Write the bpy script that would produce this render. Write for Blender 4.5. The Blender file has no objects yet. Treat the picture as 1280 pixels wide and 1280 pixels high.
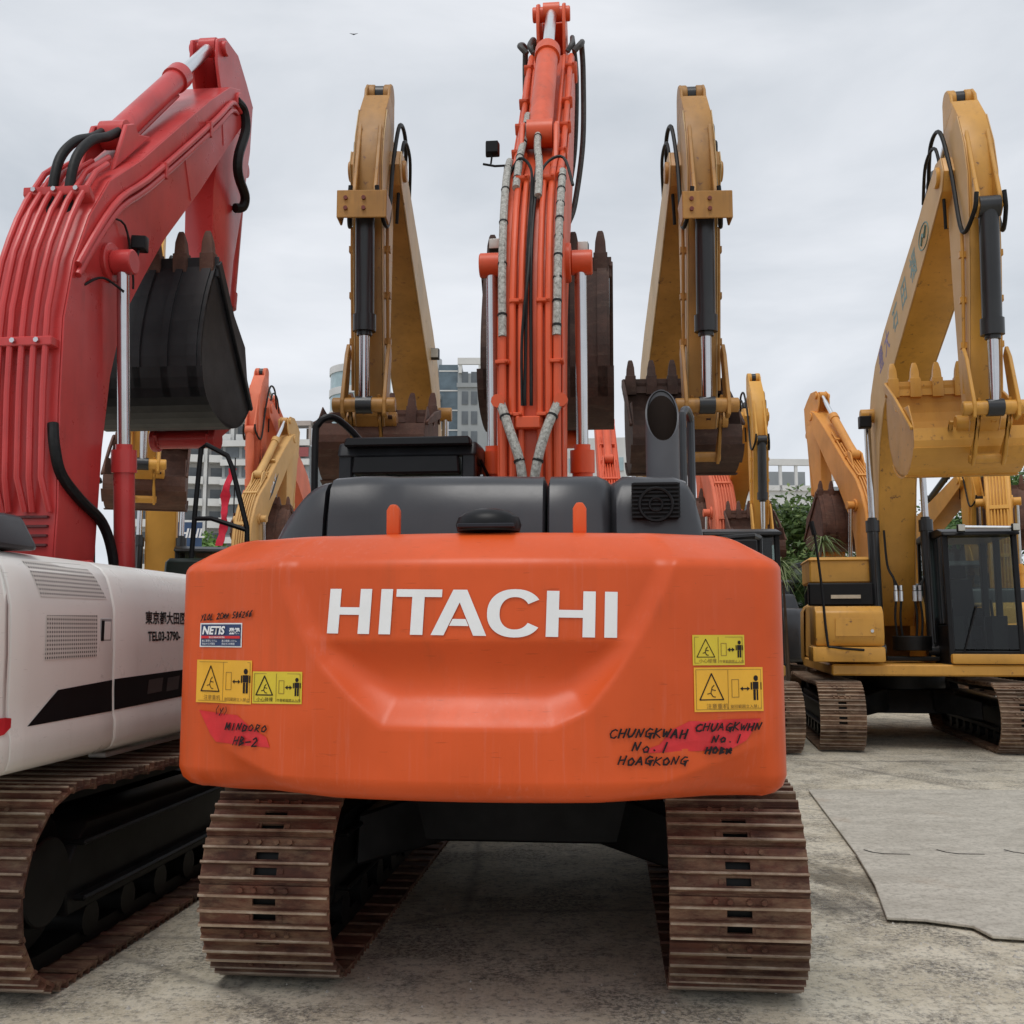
import bpy, bmesh, math, random
from mathutils import Vector, Matrix, noise
R = math.radians
random.seed(7)
scn = bpy.context.scene
COL = scn.collection

# ------------------------------------------------------------------ camera, world, sun, exposure
cam = bpy.data.objects.new('camera', bpy.data.cameras.new('camera')); COL.objects.link(cam)
cam.location = (0, 0, 1.6); cam.rotation_euler = (R(90 + 6.5), 0, 0)
cam.data.sensor_width = 36; cam.data.sensor_fit = 'HORIZONTAL'; cam.data.lens = 36.0
cam.data.clip_start = .05; cam.data.clip_end = 5000
scn.camera = cam
SUN_EL, SUN_AZ = R(66), R(200)          # azimuth clockwise from +Y: behind the camera, a little left
world = bpy.data.worlds.new('World'); scn.world = world; world.use_nodes = True
wn = world.node_tree; wn.nodes.clear()
wo = wn.nodes.new('ShaderNodeOutputWorld'); wb = wn.nodes.new('ShaderNodeBackground')
sky = wn.nodes.new('ShaderNodeTexSky'); sky.sky_type = 'NISHITA'; sky.sun_disc = False
sky.sun_elevation = SUN_EL; sky.sun_rotation = SUN_AZ; sky.dust_density = 3.0
wb.inputs['Strength'].default_value = .1
wtc = wn.nodes.new('ShaderNodeTexCoord')
wmp = wn.nodes.new('ShaderNodeMapping'); wmp.inputs['Scale'].default_value = (1.0, 1.0, 2.6)
wn.links.new(wtc.outputs['Generated'], wmp.inputs['Vector'])
wno = wn.nodes.new('ShaderNodeTexNoise'); wno.inputs['Scale'].default_value = 2.1; wno.inputs['Detail'].default_value = 7; wno.inputs['Roughness'].default_value = .52; wno.inputs['Distortion'].default_value = .4
wn.links.new(wmp.outputs['Vector'], wno.inputs['Vector'])
wr = wn.nodes.new('ShaderNodeValToRGB')
wr.color_ramp.elements[0].position = .33; wr.color_ramp.elements[0].color = (5.3, 5.75, 6.3, 1)
wr.color_ramp.elements[1].position = .66; wr.color_ramp.elements[1].color = (8.2, 8.45, 8.9, 1)
wn.links.new(wno.outputs['Fac'], wr.inputs['Fac'])
wsp = wn.nodes.new('ShaderNodeSeparateXYZ'); wn.links.new(wtc.outputs['Generated'], wsp.inputs[0])
wgr = wn.nodes.new('ShaderNodeMapRange'); wgr.inputs[1].default_value = 0; wgr.inputs[2].default_value = .8; wgr.inputs[3].default_value = 1.1; wgr.inputs[4].default_value = .94
wn.links.new(wsp.outputs[2], wgr.inputs[0]); wn.links.new(wgr.outputs[0], wb.inputs['Strength'])
wgm = wn.nodes.new('ShaderNodeMath'); wgm.operation = 'MULTIPLY'; wgm.inputs[1].default_value = .1; wn.links.new(wgr.outputs[0], wgm.inputs[0]); wn.links.new(wgm.outputs[0], wb.inputs['Strength'])
wm = wn.nodes.new('ShaderNodeMix'); wm.data_type = 'RGBA'; wm.inputs[0].default_value = .95
wn.links.new(sky.outputs['Color'], wm.inputs[6]); wn.links.new(wr.outputs['Color'], wm.inputs[7])
wn.links.new(wm.outputs[2], wb.inputs['Color']); wn.links.new(wb.outputs[0], wo.inputs[0])
sd = bpy.data.lights.new('sun', 'SUN'); sd.energy = 1.35; sd.angle = R(28); sd.color = (1, .97, .93)
sun = bpy.data.objects.new('sun', sd); COL.objects.link(sun)
sdir = Vector((math.sin(SUN_AZ) * math.cos(SUN_EL), math.cos(SUN_AZ) * math.cos(SUN_EL), math.sin(SUN_EL)))
sun.rotation_euler = sdir.to_track_quat('Z', 'Y').to_euler(); sun.location = sdir * 40
vs = scn.view_settings; vs.view_transform = 'Standard'; vs.look = 'None'; vs.exposure = .06; vs.gamma = 1; vs.use_curve_mapping = False

# ------------------------------------------------------------------ materials
def newmat(name):
    m = bpy.data.materials.new(name); m.use_nodes = True
    return m, m.node_tree, m.node_tree.nodes['Principled BSDF']
def ramp(nt, src, stops):
    r = nt.nodes.new('ShaderNodeValToRGB'); els = r.color_ramp.elements
    while len(els) < len(stops): els.new(.5)
    for e, (p, c) in zip(els, stops): e.position = p; e.color = (*c, 1) if len(c) == 3 else c
    nt.links.new(src, r.inputs['Fac']); return r.outputs['Color']
def ntex(nt, scale, detail=6, rough=.55, vec=None, sc=None, coord='Object', rnd=False):
    tc = nt.nodes.new('ShaderNodeTexCoord'); mp = nt.nodes.new('ShaderNodeMapping')
    nt.links.new(tc.outputs[coord], mp.inputs['Vector'])
    if sc: mp.inputs['Scale'].default_value = sc
    if rnd:
        oi = nt.nodes.new('ShaderNodeObjectInfo'); ml = nt.nodes.new('ShaderNodeMath'); ml.operation = 'MULTIPLY'; ml.inputs[1].default_value = 37.0
        nt.links.new(oi.outputs['Random'], ml.inputs[0]); nt.links.new(ml.outputs[0], mp.inputs['Location'])
    n = nt.nodes.new('ShaderNodeTexNoise'); n.inputs['Scale'].default_value = scale; n.inputs['Detail'].default_value = detail; n.inputs['Roughness'].default_value = rough
    nt.links.new(mp.outputs[0], n.inputs['Vector']); return n.outputs['Fac']
def mixc(nt, fac, a, b, mode='MIX'):
    m = nt.nodes.new('ShaderNodeMix'); m.data_type = 'RGBA'; m.blend_type = mode
    for i, v in ((0, fac), (6, a), (7, b)):
        if isinstance(v, (int, float)): m.inputs[i].default_value = v
        elif isinstance(v, tuple): m.inputs[i].default_value = (*v, 1) if len(v) == 3 else v
        else: nt.links.new(v, m.inputs[i])
    return m.outputs[2]
def bump(nt, bsdf, src, st=.2, dist=.01):
    b = nt.nodes.new('ShaderNodeBump'); b.inputs['Strength'].default_value = st; b.inputs['Distance'].default_value = dist
    nt.links.new(src, b.inputs['Height']); nt.links.new(b.outputs[0], bsdf.inputs['Normal'])
MATS = {}
def paint(name, col, rough=.4, dirt=.25, dirtcol=(.12, .09, .06), fade=.12, rust=0.0, spec=.5, streaks=0):
    if name in MATS: return MATS[name]
    m, nt, b = newmat(name)
    lo = tuple(c * (1 - fade) for c in col); hi = tuple(min(1, c * (1 + fade) + .012 * fade * 5) for c in col)
    base = ramp(nt, ntex(nt, 1.3, 4), [(.3, lo), (.7, hi)])
    streak = ntex(nt, 5, 5, .6, sc=(3, 3, .22))
    d1 = nt.nodes.new('ShaderNodeMath'); d1.operation = 'MULTIPLY'
    f = ramp(nt, streak, [(.5, (0, 0, 0)), (.8, (1, 1, 1))]); g = ramp(nt, ntex(nt, 2.2, 8, .65), [(.45, (.1,) * 3), (.75, (1,) * 3)])
    nt.links.new(f, d1.inputs[0]); nt.links.new(g, d1.inputs[1])
    d2 = nt.nodes.new('ShaderNodeMath'); d2.operation = 'MULTIPLY'; d2.inputs[1].default_value = dirt; nt.links.new(d1.outputs[0], d2.inputs[0])
    c = mixc(nt, d2.outputs[0], base, dirtcol)
    if rust > 0:
        rf = ramp(nt, ntex(nt, 9, 9, .7), [(.62 - rust * .2, (0, 0, 0)), (.7 - rust * .1, (1, 1, 1))])
        c = mixc(nt, rf, c, ramp(nt, ntex(nt, 30, 4), [(.3, (.1, .035, .015)), (.7, (.2, .09, .04))]))
    if streaks:
        pf = nt.nodes.new('ShaderNodeMath'); pf.operation = 'MULTIPLY'
        nt.links.new(ramp(nt, ntex(nt, 7, 6, .7, sc=(7, 7, .25)), [(.54, (0,) * 3), (.66, (streaks,) * 3)]), pf.inputs[0]); nt.links.new(ramp(nt, ntex(nt, 1.7, 4, .6), [(.42, (0,) * 3), (.62, (1,) * 3)]), pf.inputs[1])
        c = mixc(nt, pf.outputs[0], c, tuple(min(1, q * .75 + .16) for q in col))
        c = mixc(nt, ramp(nt, ntex(nt, 38, 3, .5, sc=(.25, .25, 3)), [(.69, (0,) * 3), (.72, (.35,) * 3)]), c, tuple(q * .45 for q in col))
        c = mixc(nt, ramp(nt, ntex(nt, 55, 6, .7), [(.70, (0,) * 3), (.74, (.6,) * 3)]), c, (.1, .06, .04))
    nt.links.new(c, b.inputs['Base Color'])
    rr = nt.nodes.new('ShaderNodeMapRange'); rr.inputs[3].default_value = rough - .08; rr.inputs[4].default_value = rough + .22
    nt.links.new(ntex(nt, 4, 7, .7), rr.inputs[0]); nt.links.new(rr.outputs[0], b.inputs['Roughness'])
    b.inputs['Specular IOR Level'].default_value = spec
    bump(nt, b, ntex(nt, 60, 3), .05, .004)
    MATS[name] = m; return m
def flat(name, col, rough=.6, metal=0, var=.15, sc=8):
    if name in MATS: return MATS[name]
    m, nt, b = newmat(name)
    nt.links.new(ramp(nt, ntex(nt, sc, 5), [(.3, tuple(c * (1 - var) for c in col)), (.7, tuple(min(1, c * (1 + var)) for c in col))]), b.inputs['Base Color'])
    b.inputs['Roughness'].default_value = rough; b.inputs['Metallic'].default_value = metal
    if max(col) < .03: b.inputs['Specular IOR Level'].default_value = .22
    MATS[name] = m; return m
def rusty(name, a, bb, dust, amt=.5, rough=.75, rnd=True):
    m, nt, b = newmat(name)
    c = ramp(nt, ntex(nt, 5, 8, .7, rnd=rnd), [(.3, a), (.62, bb)])
    f = ramp(nt, ntex(nt, 14, 10, .72, sc=(.35, 1, 1), rnd=rnd), [(.62 - .22 * amt, (0, 0, 0)), (.78 - .1 * amt, (1, 1, 1))])
    ff = nt.nodes.new('ShaderNodeMath'); ff.operation = 'MULTIPLY'; ff.inputs[1].default_value = .75; nt.links.new(f, ff.inputs[0])
    c = mixc(nt, ff.outputs[0], c, dust)
    if rnd:
        oi = nt.nodes.new('ShaderNodeObjectInfo'); mr = nt.nodes.new('ShaderNodeMapRange'); mr.inputs[3].default_value = .7; mr.inputs[4].default_value = 1.35
        nt.links.new(oi.outputs['Random'], mr.inputs[0])
        hs = nt.nodes.new('ShaderNodeHueSaturation'); nt.links.new(mr.outputs[0], hs.inputs['Value']); nt.links.new(c, hs.inputs['Color']); c = hs.outputs[0]
    nt.links.new(c, b.inputs['Base Color']); b.inputs['Roughness'].default_value = rough; b.inputs['Metallic'].default_value = .15
    bump(nt, b, ntex(nt, 45, 8, .7), .5, .006)
    MATS[name] = m; return m

ORANGE = paint('orange_paint', (.65, .085, .012), .3, .6, (.26, .06, .02), .14, streaks=.22, spec=.36)
ORANGE2 = paint('orange_boom_paint', (.66, .082, .018), .36, .7, (.14, .04, .02), .16)
RED = paint('red_boom_paint', (.55, .042, .04), .24, .7, (.14, .03, .025), .2, streaks=.12)
WHITE = paint('white_body_paint', (.76, .75, .71), .24, .35, (.42, .39, .33), .04, spec=.6, streaks=.15)
YEL = paint('worn_yellow_paint', (.39, .185, .03), .42, .9, (.08, .036, .018), .3, rust=.12); YELP = paint('bleached_yellow_paint', (.56, .38, .18), .45, .7, (.22, .12, .06), .14, rust=.05)
YEL5 = paint('clean_yellow_paint', (.58, .285, .04), .34, .7, (.18, .08, .025), .18, rust=.08)
YELB = paint('deep_yellow_paint', (.66, .33, .05), .45, .5, (.25, .12, .03), .12)
SALM = paint('faded_orange_paint', (.70, .16, .075), .55, .4, (.3, .08, .04), .15)
ORYE = paint('orange_yellow_paint', (.66, .28, .05), .45, .5, (.3, .12, .04), .14)
HOOD = paint('grey_hood_plastic', (.028, .030, .035), .27, .35, (.06, .056, .052), .2)
BLACK = flat('black_steel', (.007, .007, .008), .4)
BLACKP = paint('black_cylinder_paint', (.011, .012, .014), .26, .15, (.05, .04, .03), .2)
CHROME = flat('chrome_rod', (.55, .55, .56), .16, 1, .05)
CHROMED = flat('silver_rod', (.78, .8, .82), .3, 1, .05)
RUBBER = flat('black_rubber_hose', (.012, .012, .012), .5, 0, .4, 30)
DARK = flat('dark_recess', (.006, .006, .006), .8)
STEELD = flat('dark_track_steel', (.008, .008, .008), .5, .1, .6, 6)
SHOE = rusty('rusty_track_steel', (.04, .018, .013), (.135, .05, .03), (.30, .20, .12), .75)
SHOE2 = rusty('brown_track_steel', (.10, .052, .034), (.21, .12, .07), (.38, .28, .19), .8)
TIP = rusty('worn_grouser_steel', (.15, .085, .055), (.33, .25, .18), (.52, .46, .37), .5, .55)
BKT = rusty('rusty_bucket_steel', (.06, .028, .02), (.13, .058, .038), (.17, .11, .08), .4, .7, False)
BKTB = paint('black_bucket_paint', (.009, .010, .012), .4, .6, (.05, .046, .042), .4, spec=.3)
BKTD = rusty('dark_brown_bucket_steel', (.028, .015, .011), (.07, .034, .024), (.13, .085, .06), .4, .7, False)
GREYP = paint('grey_exhaust_paint', (.06, .06, .068), .45, .7, (.03, .024, .02), .2)
STICK_W = flat('sticker_white', (.82, .83, .84), .4, 0, .04)
STICK_O = flat('sticker_amber', (.80, .42, .03), .4, 0, .06)
STICK_Y = flat('sticker_yellow', (.66, .50, .03), .4, 0, .06)
STICK_B = flat('sticker_navy', (.02, .045, .13), .4, 0, .1)
STICK_R = flat('red_spray_paint', (.62, .022, .028), .55, 0, .12, 14)
INK = flat('black_ink', (.014, .01, .012), .5)
INKF = flat('faded_ink', (.22, .12, .02), .5)
TEAL = flat('teal_ink', (.13, .24, .22), .5); PURP = flat('purple_ink', (.18, .12, .27), .5)
LENS = flat('lamp_lens', (.5, .5, .46), .15)
def glassm(name, tint=(.5, .58, .56), a=.72):
    m, nt, b = newmat(name)
    out = nt.nodes['Material Output']; tr = nt.nodes.new('ShaderNodeBsdfTransparent'); tr.inputs[0].default_value = (*tint, 1)
    gl = nt.nodes.new('ShaderNodeBsdfGlossy'); gl.inputs['Roughness'].default_value = .03
    fr = nt.nodes.new('ShaderNodeFresnel'); fr.inputs[0].default_value = 1.5
    mx = nt.nodes.new('ShaderNodeMixShader'); ad = nt.nodes.new('ShaderNodeMath'); ad.inputs[1].default_value = .0
    nt.links.new(fr.outputs[0], ad.inputs[0]); nt.links.new(ad.outputs[0], mx.inputs[0])
    nt.links.new(tr.outputs[0], mx.inputs[1]); nt.links.new(gl.outputs[0], mx.inputs[2]); nt.links.new(mx.outputs[0], out.inputs[0])
    MATS[name] = m; return m
GLASS = glassm('cab_glass')
def wrapmat():
    m, nt, b = newmat('silver_hose_wrap')
    nt.links.new(ramp(nt, ntex(nt, 45, 8, .75), [(.35, (.17, .16, .14)), (.5, (.42, .41, .37)), (.7, (.62, .61, .57))]), b.inputs['Base Color'])
    b.inputs['Roughness'].default_value = .55; b.inputs['Metallic'].default_value = .25
    bump(nt, b, ntex(nt, 30, 6, .7), .9, .02); MATS['wrap'] = m; return m
WRAP = wrapmat()

# ------------------------------------------------------------------ mesh helpers
def link(o, parent=None):
    COL.objects.link(o)
    if parent: o.parent = parent
    return o
class MB:
    def __init__(s): s.bm = bmesh.new(); s.mi = 0
    def f(s, pts):
        try:
            f = s.bm.faces.new([s.bm.verts.new(p) for p in pts]); f.material_index = s.mi
        except ValueError: pass
        return s
    def hexa(s, c):      # c: 8 corners, bottom 4 then top 4
        v = [s.bm.verts.new(p) for p in c]
        for q in ((3, 2, 1, 0), (4, 5, 6, 7), (0, 1, 5, 4), (1, 2, 6, 5), (2, 3, 7, 6), (3, 0, 4, 7)):
            s.bm.faces.new([v[i] for i in q]).material_index = s.mi
        return s
    def box(s, x0, x1, y0, y1, z0, z1, top=0, M=None):
        t = top
        c = [(x0, y0, z0), (x1, y0, z0), (x1, y1, z0), (x0, y1, z0), (x0 + t, y0 + t, z1), (x1 - t, y0 + t, z1), (x1 - t, y1 - t, z1), (x0 + t, y1 - t, z1)]
        if M is not None: c = [M @ Vector(p) for p in c]
        return s.hexa(c)
    def prism(s, prof, x0, x1, ax='x'):
        # prof: list of (a,b) in the plane; extruded along ax
        P = {'x': lambda a, b, t: (t, a, b), 'y': lambda a, b, t: (a, t, b), 'z': lambda a, b, t: (a, b, t)}[ax]
        A = [s.bm.verts.new(P(a, b, x0)) for a, b in prof]; B = [s.bm.verts.new(P(a, b, x1)) for a, b in prof]
        n = len(prof)
        fs = [s.bm.faces.new(A[::-1]), s.bm.faces.new(B)]
        for i in range(n): fs.append(s.bm.faces.new((A[i], A[(i + 1) % n], B[(i + 1) % n], B[i])))
        for f in fs: f.material_index = s.mi
        return s
    def loft(s, rings, closed=True, cap=True):
        Rg = [[s.bm.verts.new(p) for p in r] for r in rings]; n = len(rings[0])
        for a, b in zip(Rg, Rg[1:]):
            for i in range(n if closed else n - 1):
                s.bm.faces.new((a[i], a[(i + 1) % n], b[(i + 1) % n], b[i])).material_index = s.mi
        if cap and closed:
            s.bm.faces.new(Rg[0][::-1]).material_index = s.mi; s.bm.faces.new(Rg[-1]).material_index = s.mi
        return s
    def tube(s, pts, r, n=8, sm=0, cap=True):
        pts = [Vector(p) for p in pts]
        if sm:
            q = []
            for i in range(len(pts) - 1):
                p0, p1, p2, p3 = pts[max(i - 1, 0)], pts[i], pts[i + 1], pts[min(i + 2, len(pts) - 1)]
                for k in range(sm):
                    t = k / sm
                    q.append(.5 * ((2 * p1) + (p2 - p0) * t + (2 * p0 - 5 * p1 + 4 * p2 - p3) * t * t + (3 * p1 - p0 - 3 * p2 + p3) * t ** 3))
            q.append(pts[-1]); pts = q
        rs = r if isinstance(r, (list, tuple)) else [r] * len(pts)
        if len(rs) != len(pts): rs = [rs[min(len(rs) - 1, int(i * len(rs) / len(pts)))] for i in range(len(pts))]
        t0 = (pts[1] - pts[0]).normalized(); u = t0.orthogonal().normalized(); rings = []
        for i, p in enumerate(pts):
            t = (pts[min(i + 1, len(pts) - 1)] - pts[max(i - 1, 0)]).normalized()
            u = (u - t * u.dot(t)).normalized(); w = t.cross(u)
            rings.append([p + (u * math.cos(2 * math.pi * k / n) + w * math.sin(2 * math.pi * k / n)) * rs[i] for k in range(n)])
        return s.loft(rings, True, cap)
    def cyl(s, p0, p1, r, n=16, r2=None): return s.tube([p0, p1], [r, r if r2 is None else r2], n)
    def build(s, name, mat, parent=None, bev=0, ang=35, seg=1, **kw):
        bm = s.bm
        bmesh.ops.recalc_face_normals(bm, faces=bm.faces)
        if bev:
            ed = [e for e in bm.edges if len(e.link_faces) == 2 and e.calc_face_angle(0) > R(30)]
            bmesh.ops.bevel(bm, geom=ed, offset=bev, segments=seg, affect='EDGES', clamp_overlap=True, profile=.6)
        me = bpy.data.meshes.new(name); bm.to_mesh(me); bm.free()
        for mm in (mat if isinstance(mat, (list, tuple)) else [mat]): me.materials.append(mm)
        me.shade_smooth(); me.set_sharp_from_angle(angle=R(ang))
        o = link(bpy.data.objects.new(name, me), parent)
        for k, v in kw.items(): o[k] = v
        return o
def root(name, label, cat, x, y, heading, sc=1.0, group=None):
    o = link(bpy.data.objects.new(name, None)); o.location = (x, y, 0); o.rotation_euler = (0, 0, -R(heading)); o.scale = (sc,) * 3
    o.empty_display_size = .5; o['label'] = label; o['category'] = cat
    if group: o['group'] = group
    return o
def from_faces(name, verts, faces, mat, parent=None, smooth=False):
    me = bpy.data.meshes.new(name); me.from_pydata(verts, [], faces); me.materials.append(mat)
    if smooth: me.shade_smooth()
    me.update(); return link(bpy.data.objects.new(name, me), parent)
def sstep(a, b, x):
    t = max(0, min(1, (x - a) / (b - a))); return t * t * (3 - 2 * t)

# text as a mesh, laid with a mapping (a,b)->3D
def text_mesh(name, txt, size, mapf, mat, parent, ox=0, oz=0, bold=0, shear=0, vertical=False, center=False, sx=1.0, **kw):
    cu = bpy.data.curves.new('t', 'FONT'); cu.body = txt; cu.size = size; cu.offset = bold; cu.shear = shear; cu.resolution_u = 3
    if center: cu.align_x = 'CENTER'
    to = bpy.data.objects.new('t', cu); COL.objects.link(to)
    dg = bpy.context.evaluated_depsgraph_get(); dg.update()
    me = bpy.data.meshes.new_from_object(to.evaluated_get(dg)); bpy.data.objects.remove(to)
    for v in me.vertices: v.co = mapf(ox + v.co.x * sx, oz + v.co.y)
    me.name = name; me.materials.clear(); me.materials.append(mat)
    o = link(bpy.data.objects.new(name, me), parent)
    for k, v in kw.items(): o[k] = v
    return o

# ------------------------------------------------------------------ tracks
def shoe_mesh(name, w, pitch, mats):
    m = MB(); h = w / 2; t = .014; p = pitch / 2 - .004; hx = .052
    G0 = (-.078, -.013, .052)
    m.box(-h, -hx, -p, p, 0, t); m.box(hx, h, -p, p, 0, t)
    m.box(-h, h, p - .004, p + .022, -.014, -.002)
    for y0, y1 in ((-p, -.062), (-.03, .004), (.035, p)): m.box(-hx, hx, y0, y1, 0, t)      # plate round two mud holes
    for yy, hh in zip(G0, (.026, .034, .026)):
        m.mi = 0; m.box(-h, h, yy - .008, yy + .008, t, t + hh * .78, .001)
        m.mi = 1; m.box(-h + .001, h - .001, yy - .0058, yy + .0058, t + hh * .78, t + hh, .0015)
    m.mi = 0
    for sx in (-.1, -.04, .04, .1): m.cyl((sx, .075, t), (sx, .075, t + .016), .0125, 6)
    m.box(-hx - .03, -hx - .012, -.058, -.034, t, t + .006); m.box(hx + .012, hx + .03, -.058, -.034, t, t + .006)
    me = m.build(name, mats).data
    o = [o for o in bpy.data.objects if o.data == me][0]; bpy.data.objects.remove(o)
    return me
SHOE_A = shoe_mesh('track_shoe', .58, .19, [SHOE, TIP])
SHOE_B = shoe_mesh('track_shoe_brown', .58, .19, [SHOE2, TIP])
def loop_pts(half, r, zc, n):
    L = 4 * half + 2 * math.pi * r; out = []
    for i in range(n):
        s = (i + .3) * L / n
        if s < 2 * half: p = (-half + s, zc + r); a = 0; sag = -.02 * math.sin(math.pi * s / (2 * half)); p = (p[0], p[1] + sag)
        elif s < 2 * half + math.pi * r: a = -(s - 2 * half) / r; p = (half + r * math.sin(-a), zc + r * math.cos(a))
        elif s < 4 * half + math.pi * r: q = s - 2 * half - math.pi * r; a = -math.pi; p = (half - q, zc - r)
        else: a = -math.pi - (s - 4 * half - math.pi * r) / r; p = (-half + r * math.sin(-a), zc + r * math.cos(a))
        out.append((p, a))
    return out
def undercarriage(rt, shoe=SHOE_A, half=1.66, gauge=1.02, detail=True, dx=0, w=.58):
    zc, r = .45, .41
    m = MB()
    m.prism([(-.75, .42), (.75, .42), (.62, .74), (-.62, .74)], -.6 + dx, .6 + dx)
    for sx in (-1, 1):
        for sy in (-1, 1):
            m.hexa([(dx + sx * .3, sy * .35, .46), (dx + sx * .3, sy * .75, .46), (dx + sx * .85, sy * 1.15, .36), (dx + sx * .85, sy * .72, .36),
                    (dx + sx * .3, sy * .3, .76), (dx + sx * .3, sy * .7, .76), (dx + sx * .85, sy * 1.1, .62), (dx + sx * .85, sy * .67, .62)])
    m.build('undercarriage_frame', STEELD, rt, .015)
    m = MB(); m.cyl((dx, 0, .74), (dx, 0, .96), .62, 32); m.build('swing_bearing', STEELD, rt, .01)
    for s in (-1, 1):
        cx = dx + s * gauge
        m = MB(); m.prism([(-1.45, .24), (1.45, .24), (1.55, .4), (1.45, .62), (-1.3, .66), (-1.5, .45)], cx - .15, cx + .15)
        m.box(cx - .2, cx + .2, -1.4, 1.4, .56, .585); m.box(cx - .21, cx + .21, -1.4, 1.4, .3, .325)
        m.build('track_frame', STEELD, rt, .01)
        for sy, nm in ((-1, 'sprocket'), (1, 'idler')):
            m = MB(); m.cyl((cx - .06, sy * half, zc), (cx + .06, sy * half, zc), r - .09, 28); m.cyl((cx - .16, sy * half, zc), (cx + .16, sy * half, zc), .2, 20)
            m.build(nm, STEELD, rt, .008)
        if detail:
            for k in range(7):
                m = MB(); y = -1.2 + k * .4; m.cyl((cx - .14, y, .17), (cx + .14, y, .17), .085, 12); m.build('track_roller', STEELD, rt)
        n = round((4 * half + 2 * math.pi * r) / .19)
        m = MB()
        def inn(pt):
            yy = max(-half, min(half, pt[0])); d = Vector((pt[0] - yy, pt[1] - zc)); d.normalize()
            return (pt[0] - d.x * .07, pt[1] - d.y * .07) if abs(pt[0]) > half else (pt[0], pt[1] - math.copysign(.07, pt[1] - zc))
        O = [p for (p, a_) in loop_pts(half, r - .012, zc, n * 2)]; I = [inn(p) for p in O]; rg = []
        for o_, i_ in zip(O, I): rg.append([(cx - .12, *o_), (cx + .12, *o_), (cx + .12, *i_), (cx - .12, *i_)])
        rg.append(rg[0]); m.loft(rg, True, False)
        tr = m.build('track', STEELD, rt)
        for (p, a) in loop_pts(half, r, zc, n):
            o = bpy.data.objects.new('track_shoe', shoe); COL.objects.link(o); o.parent = tr
            o.location = (cx, p[0], p[1]); o.rotation_euler = (a + random.uniform(-.012, .012), 0, 0)
            o.scale = (w / .58, 1, 1)

# ------------------------------------------------------------------ counterweight shell
class Shell:
    """plan outline across the back of a house, offset inwards row by row"""
    def __init__(s, hl, hr, ytail, curve, rc, yf):
        s.rc = rc
        pts = []; yl = -ytail + hl * hl / (2 * curve); yr = -ytail + hr * hr / (2 * curve)
        n = 12; 
        for k in range(14): pts.append((-hl, yf + (yl + rc * 1.1 - yf) * k / 14))
        for k in range(n + 1):
            a = math.pi / 2 * k / n; pts.append((-hl + rc - rc * math.cos(a), yl + rc * 1.1 * (1 - math.sin(a)) - (.0)))
        def arc(x): return -ytail + x * x / (2 * curve)
        # ease from the corner end to the arc
        x0, x1 = -hl + rc, hr - rc; N = int((x1 - x0) / .0125)
        for k in range(1, N):
            x = x0 + (x1 - x0) * k / N; pts.append((x, arc(x) + (yl - arc(-hl + rc)) * (1 - sstep(x0, x0 + .3, x)) + (yr - arc(hr - rc)) * sstep(x1 - .3, x1, x)))
        for k in range(n + 1):
            a = math.pi / 2 * (1 - k / n); pts.append((hr - rc + rc * math.cos(a), yr + rc * 1.1 * (1 - math.sin(a))))
        for k in range(1, 15): pts.append((hr, yr + rc * 1.1 + (yf - yr - rc * 1.1) * k / 14))
        s.p = [Vector(q) for q in pts]; s.n = []
        for i in range(len(s.p)):
            t = (s.p[min(i + 1, len(s.p) - 1)] - s.p[max(i - 1, 0)]).normalized(); s.n.append(Vector((t.y, -t.x)))   # outward (towards -y at the back)
        s.fx = [p.x for p in s.p[14:-14]]; s.fy = [p.y for p in s.p[14:-14]]
    def back(s, x):
        fx = s.fx; lo, hi = 0, len(fx) - 1
        if x <= fx[0]: return s.fy[0]
        if x >= fx[-1]: return s.fy[-1]
        while hi - lo > 1:
            mid = (lo + hi) // 2
            if fx[mid] <= x: lo = mid
            else: hi = mid
        t = (x - fx[lo]) / max(1e-6, fx[hi] - fx[lo]); return s.fy[lo] * (1 - t) + s.fy[hi] * t
    def mesh(s, rows, dep=None):
        verts, faces = [], []; n = len(s.p)
        yf = s.p[0].y; th = s.rc * .95
        for (ins, z) in rows:
            for p, nn in zip(s.p, s.n):
                q = p - nn * min(ins, th)
                if dep and p.y < -1.9: q.y += dep(p.x, z) * max(0, -nn.y) ** 2
                if ins > th: q = q + (Vector((0, yf)) - q) * min(.97, (ins - th) / 1.15)
                verts.append((q.x, q.y, z))
        for j in range(len(rows) - 1):
            for i in range(n - 1): faces.append((j * n + i, j * n + i + 1, (j + 1) * n + i + 1, (j + 1) * n + i))
        return verts, faces

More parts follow.
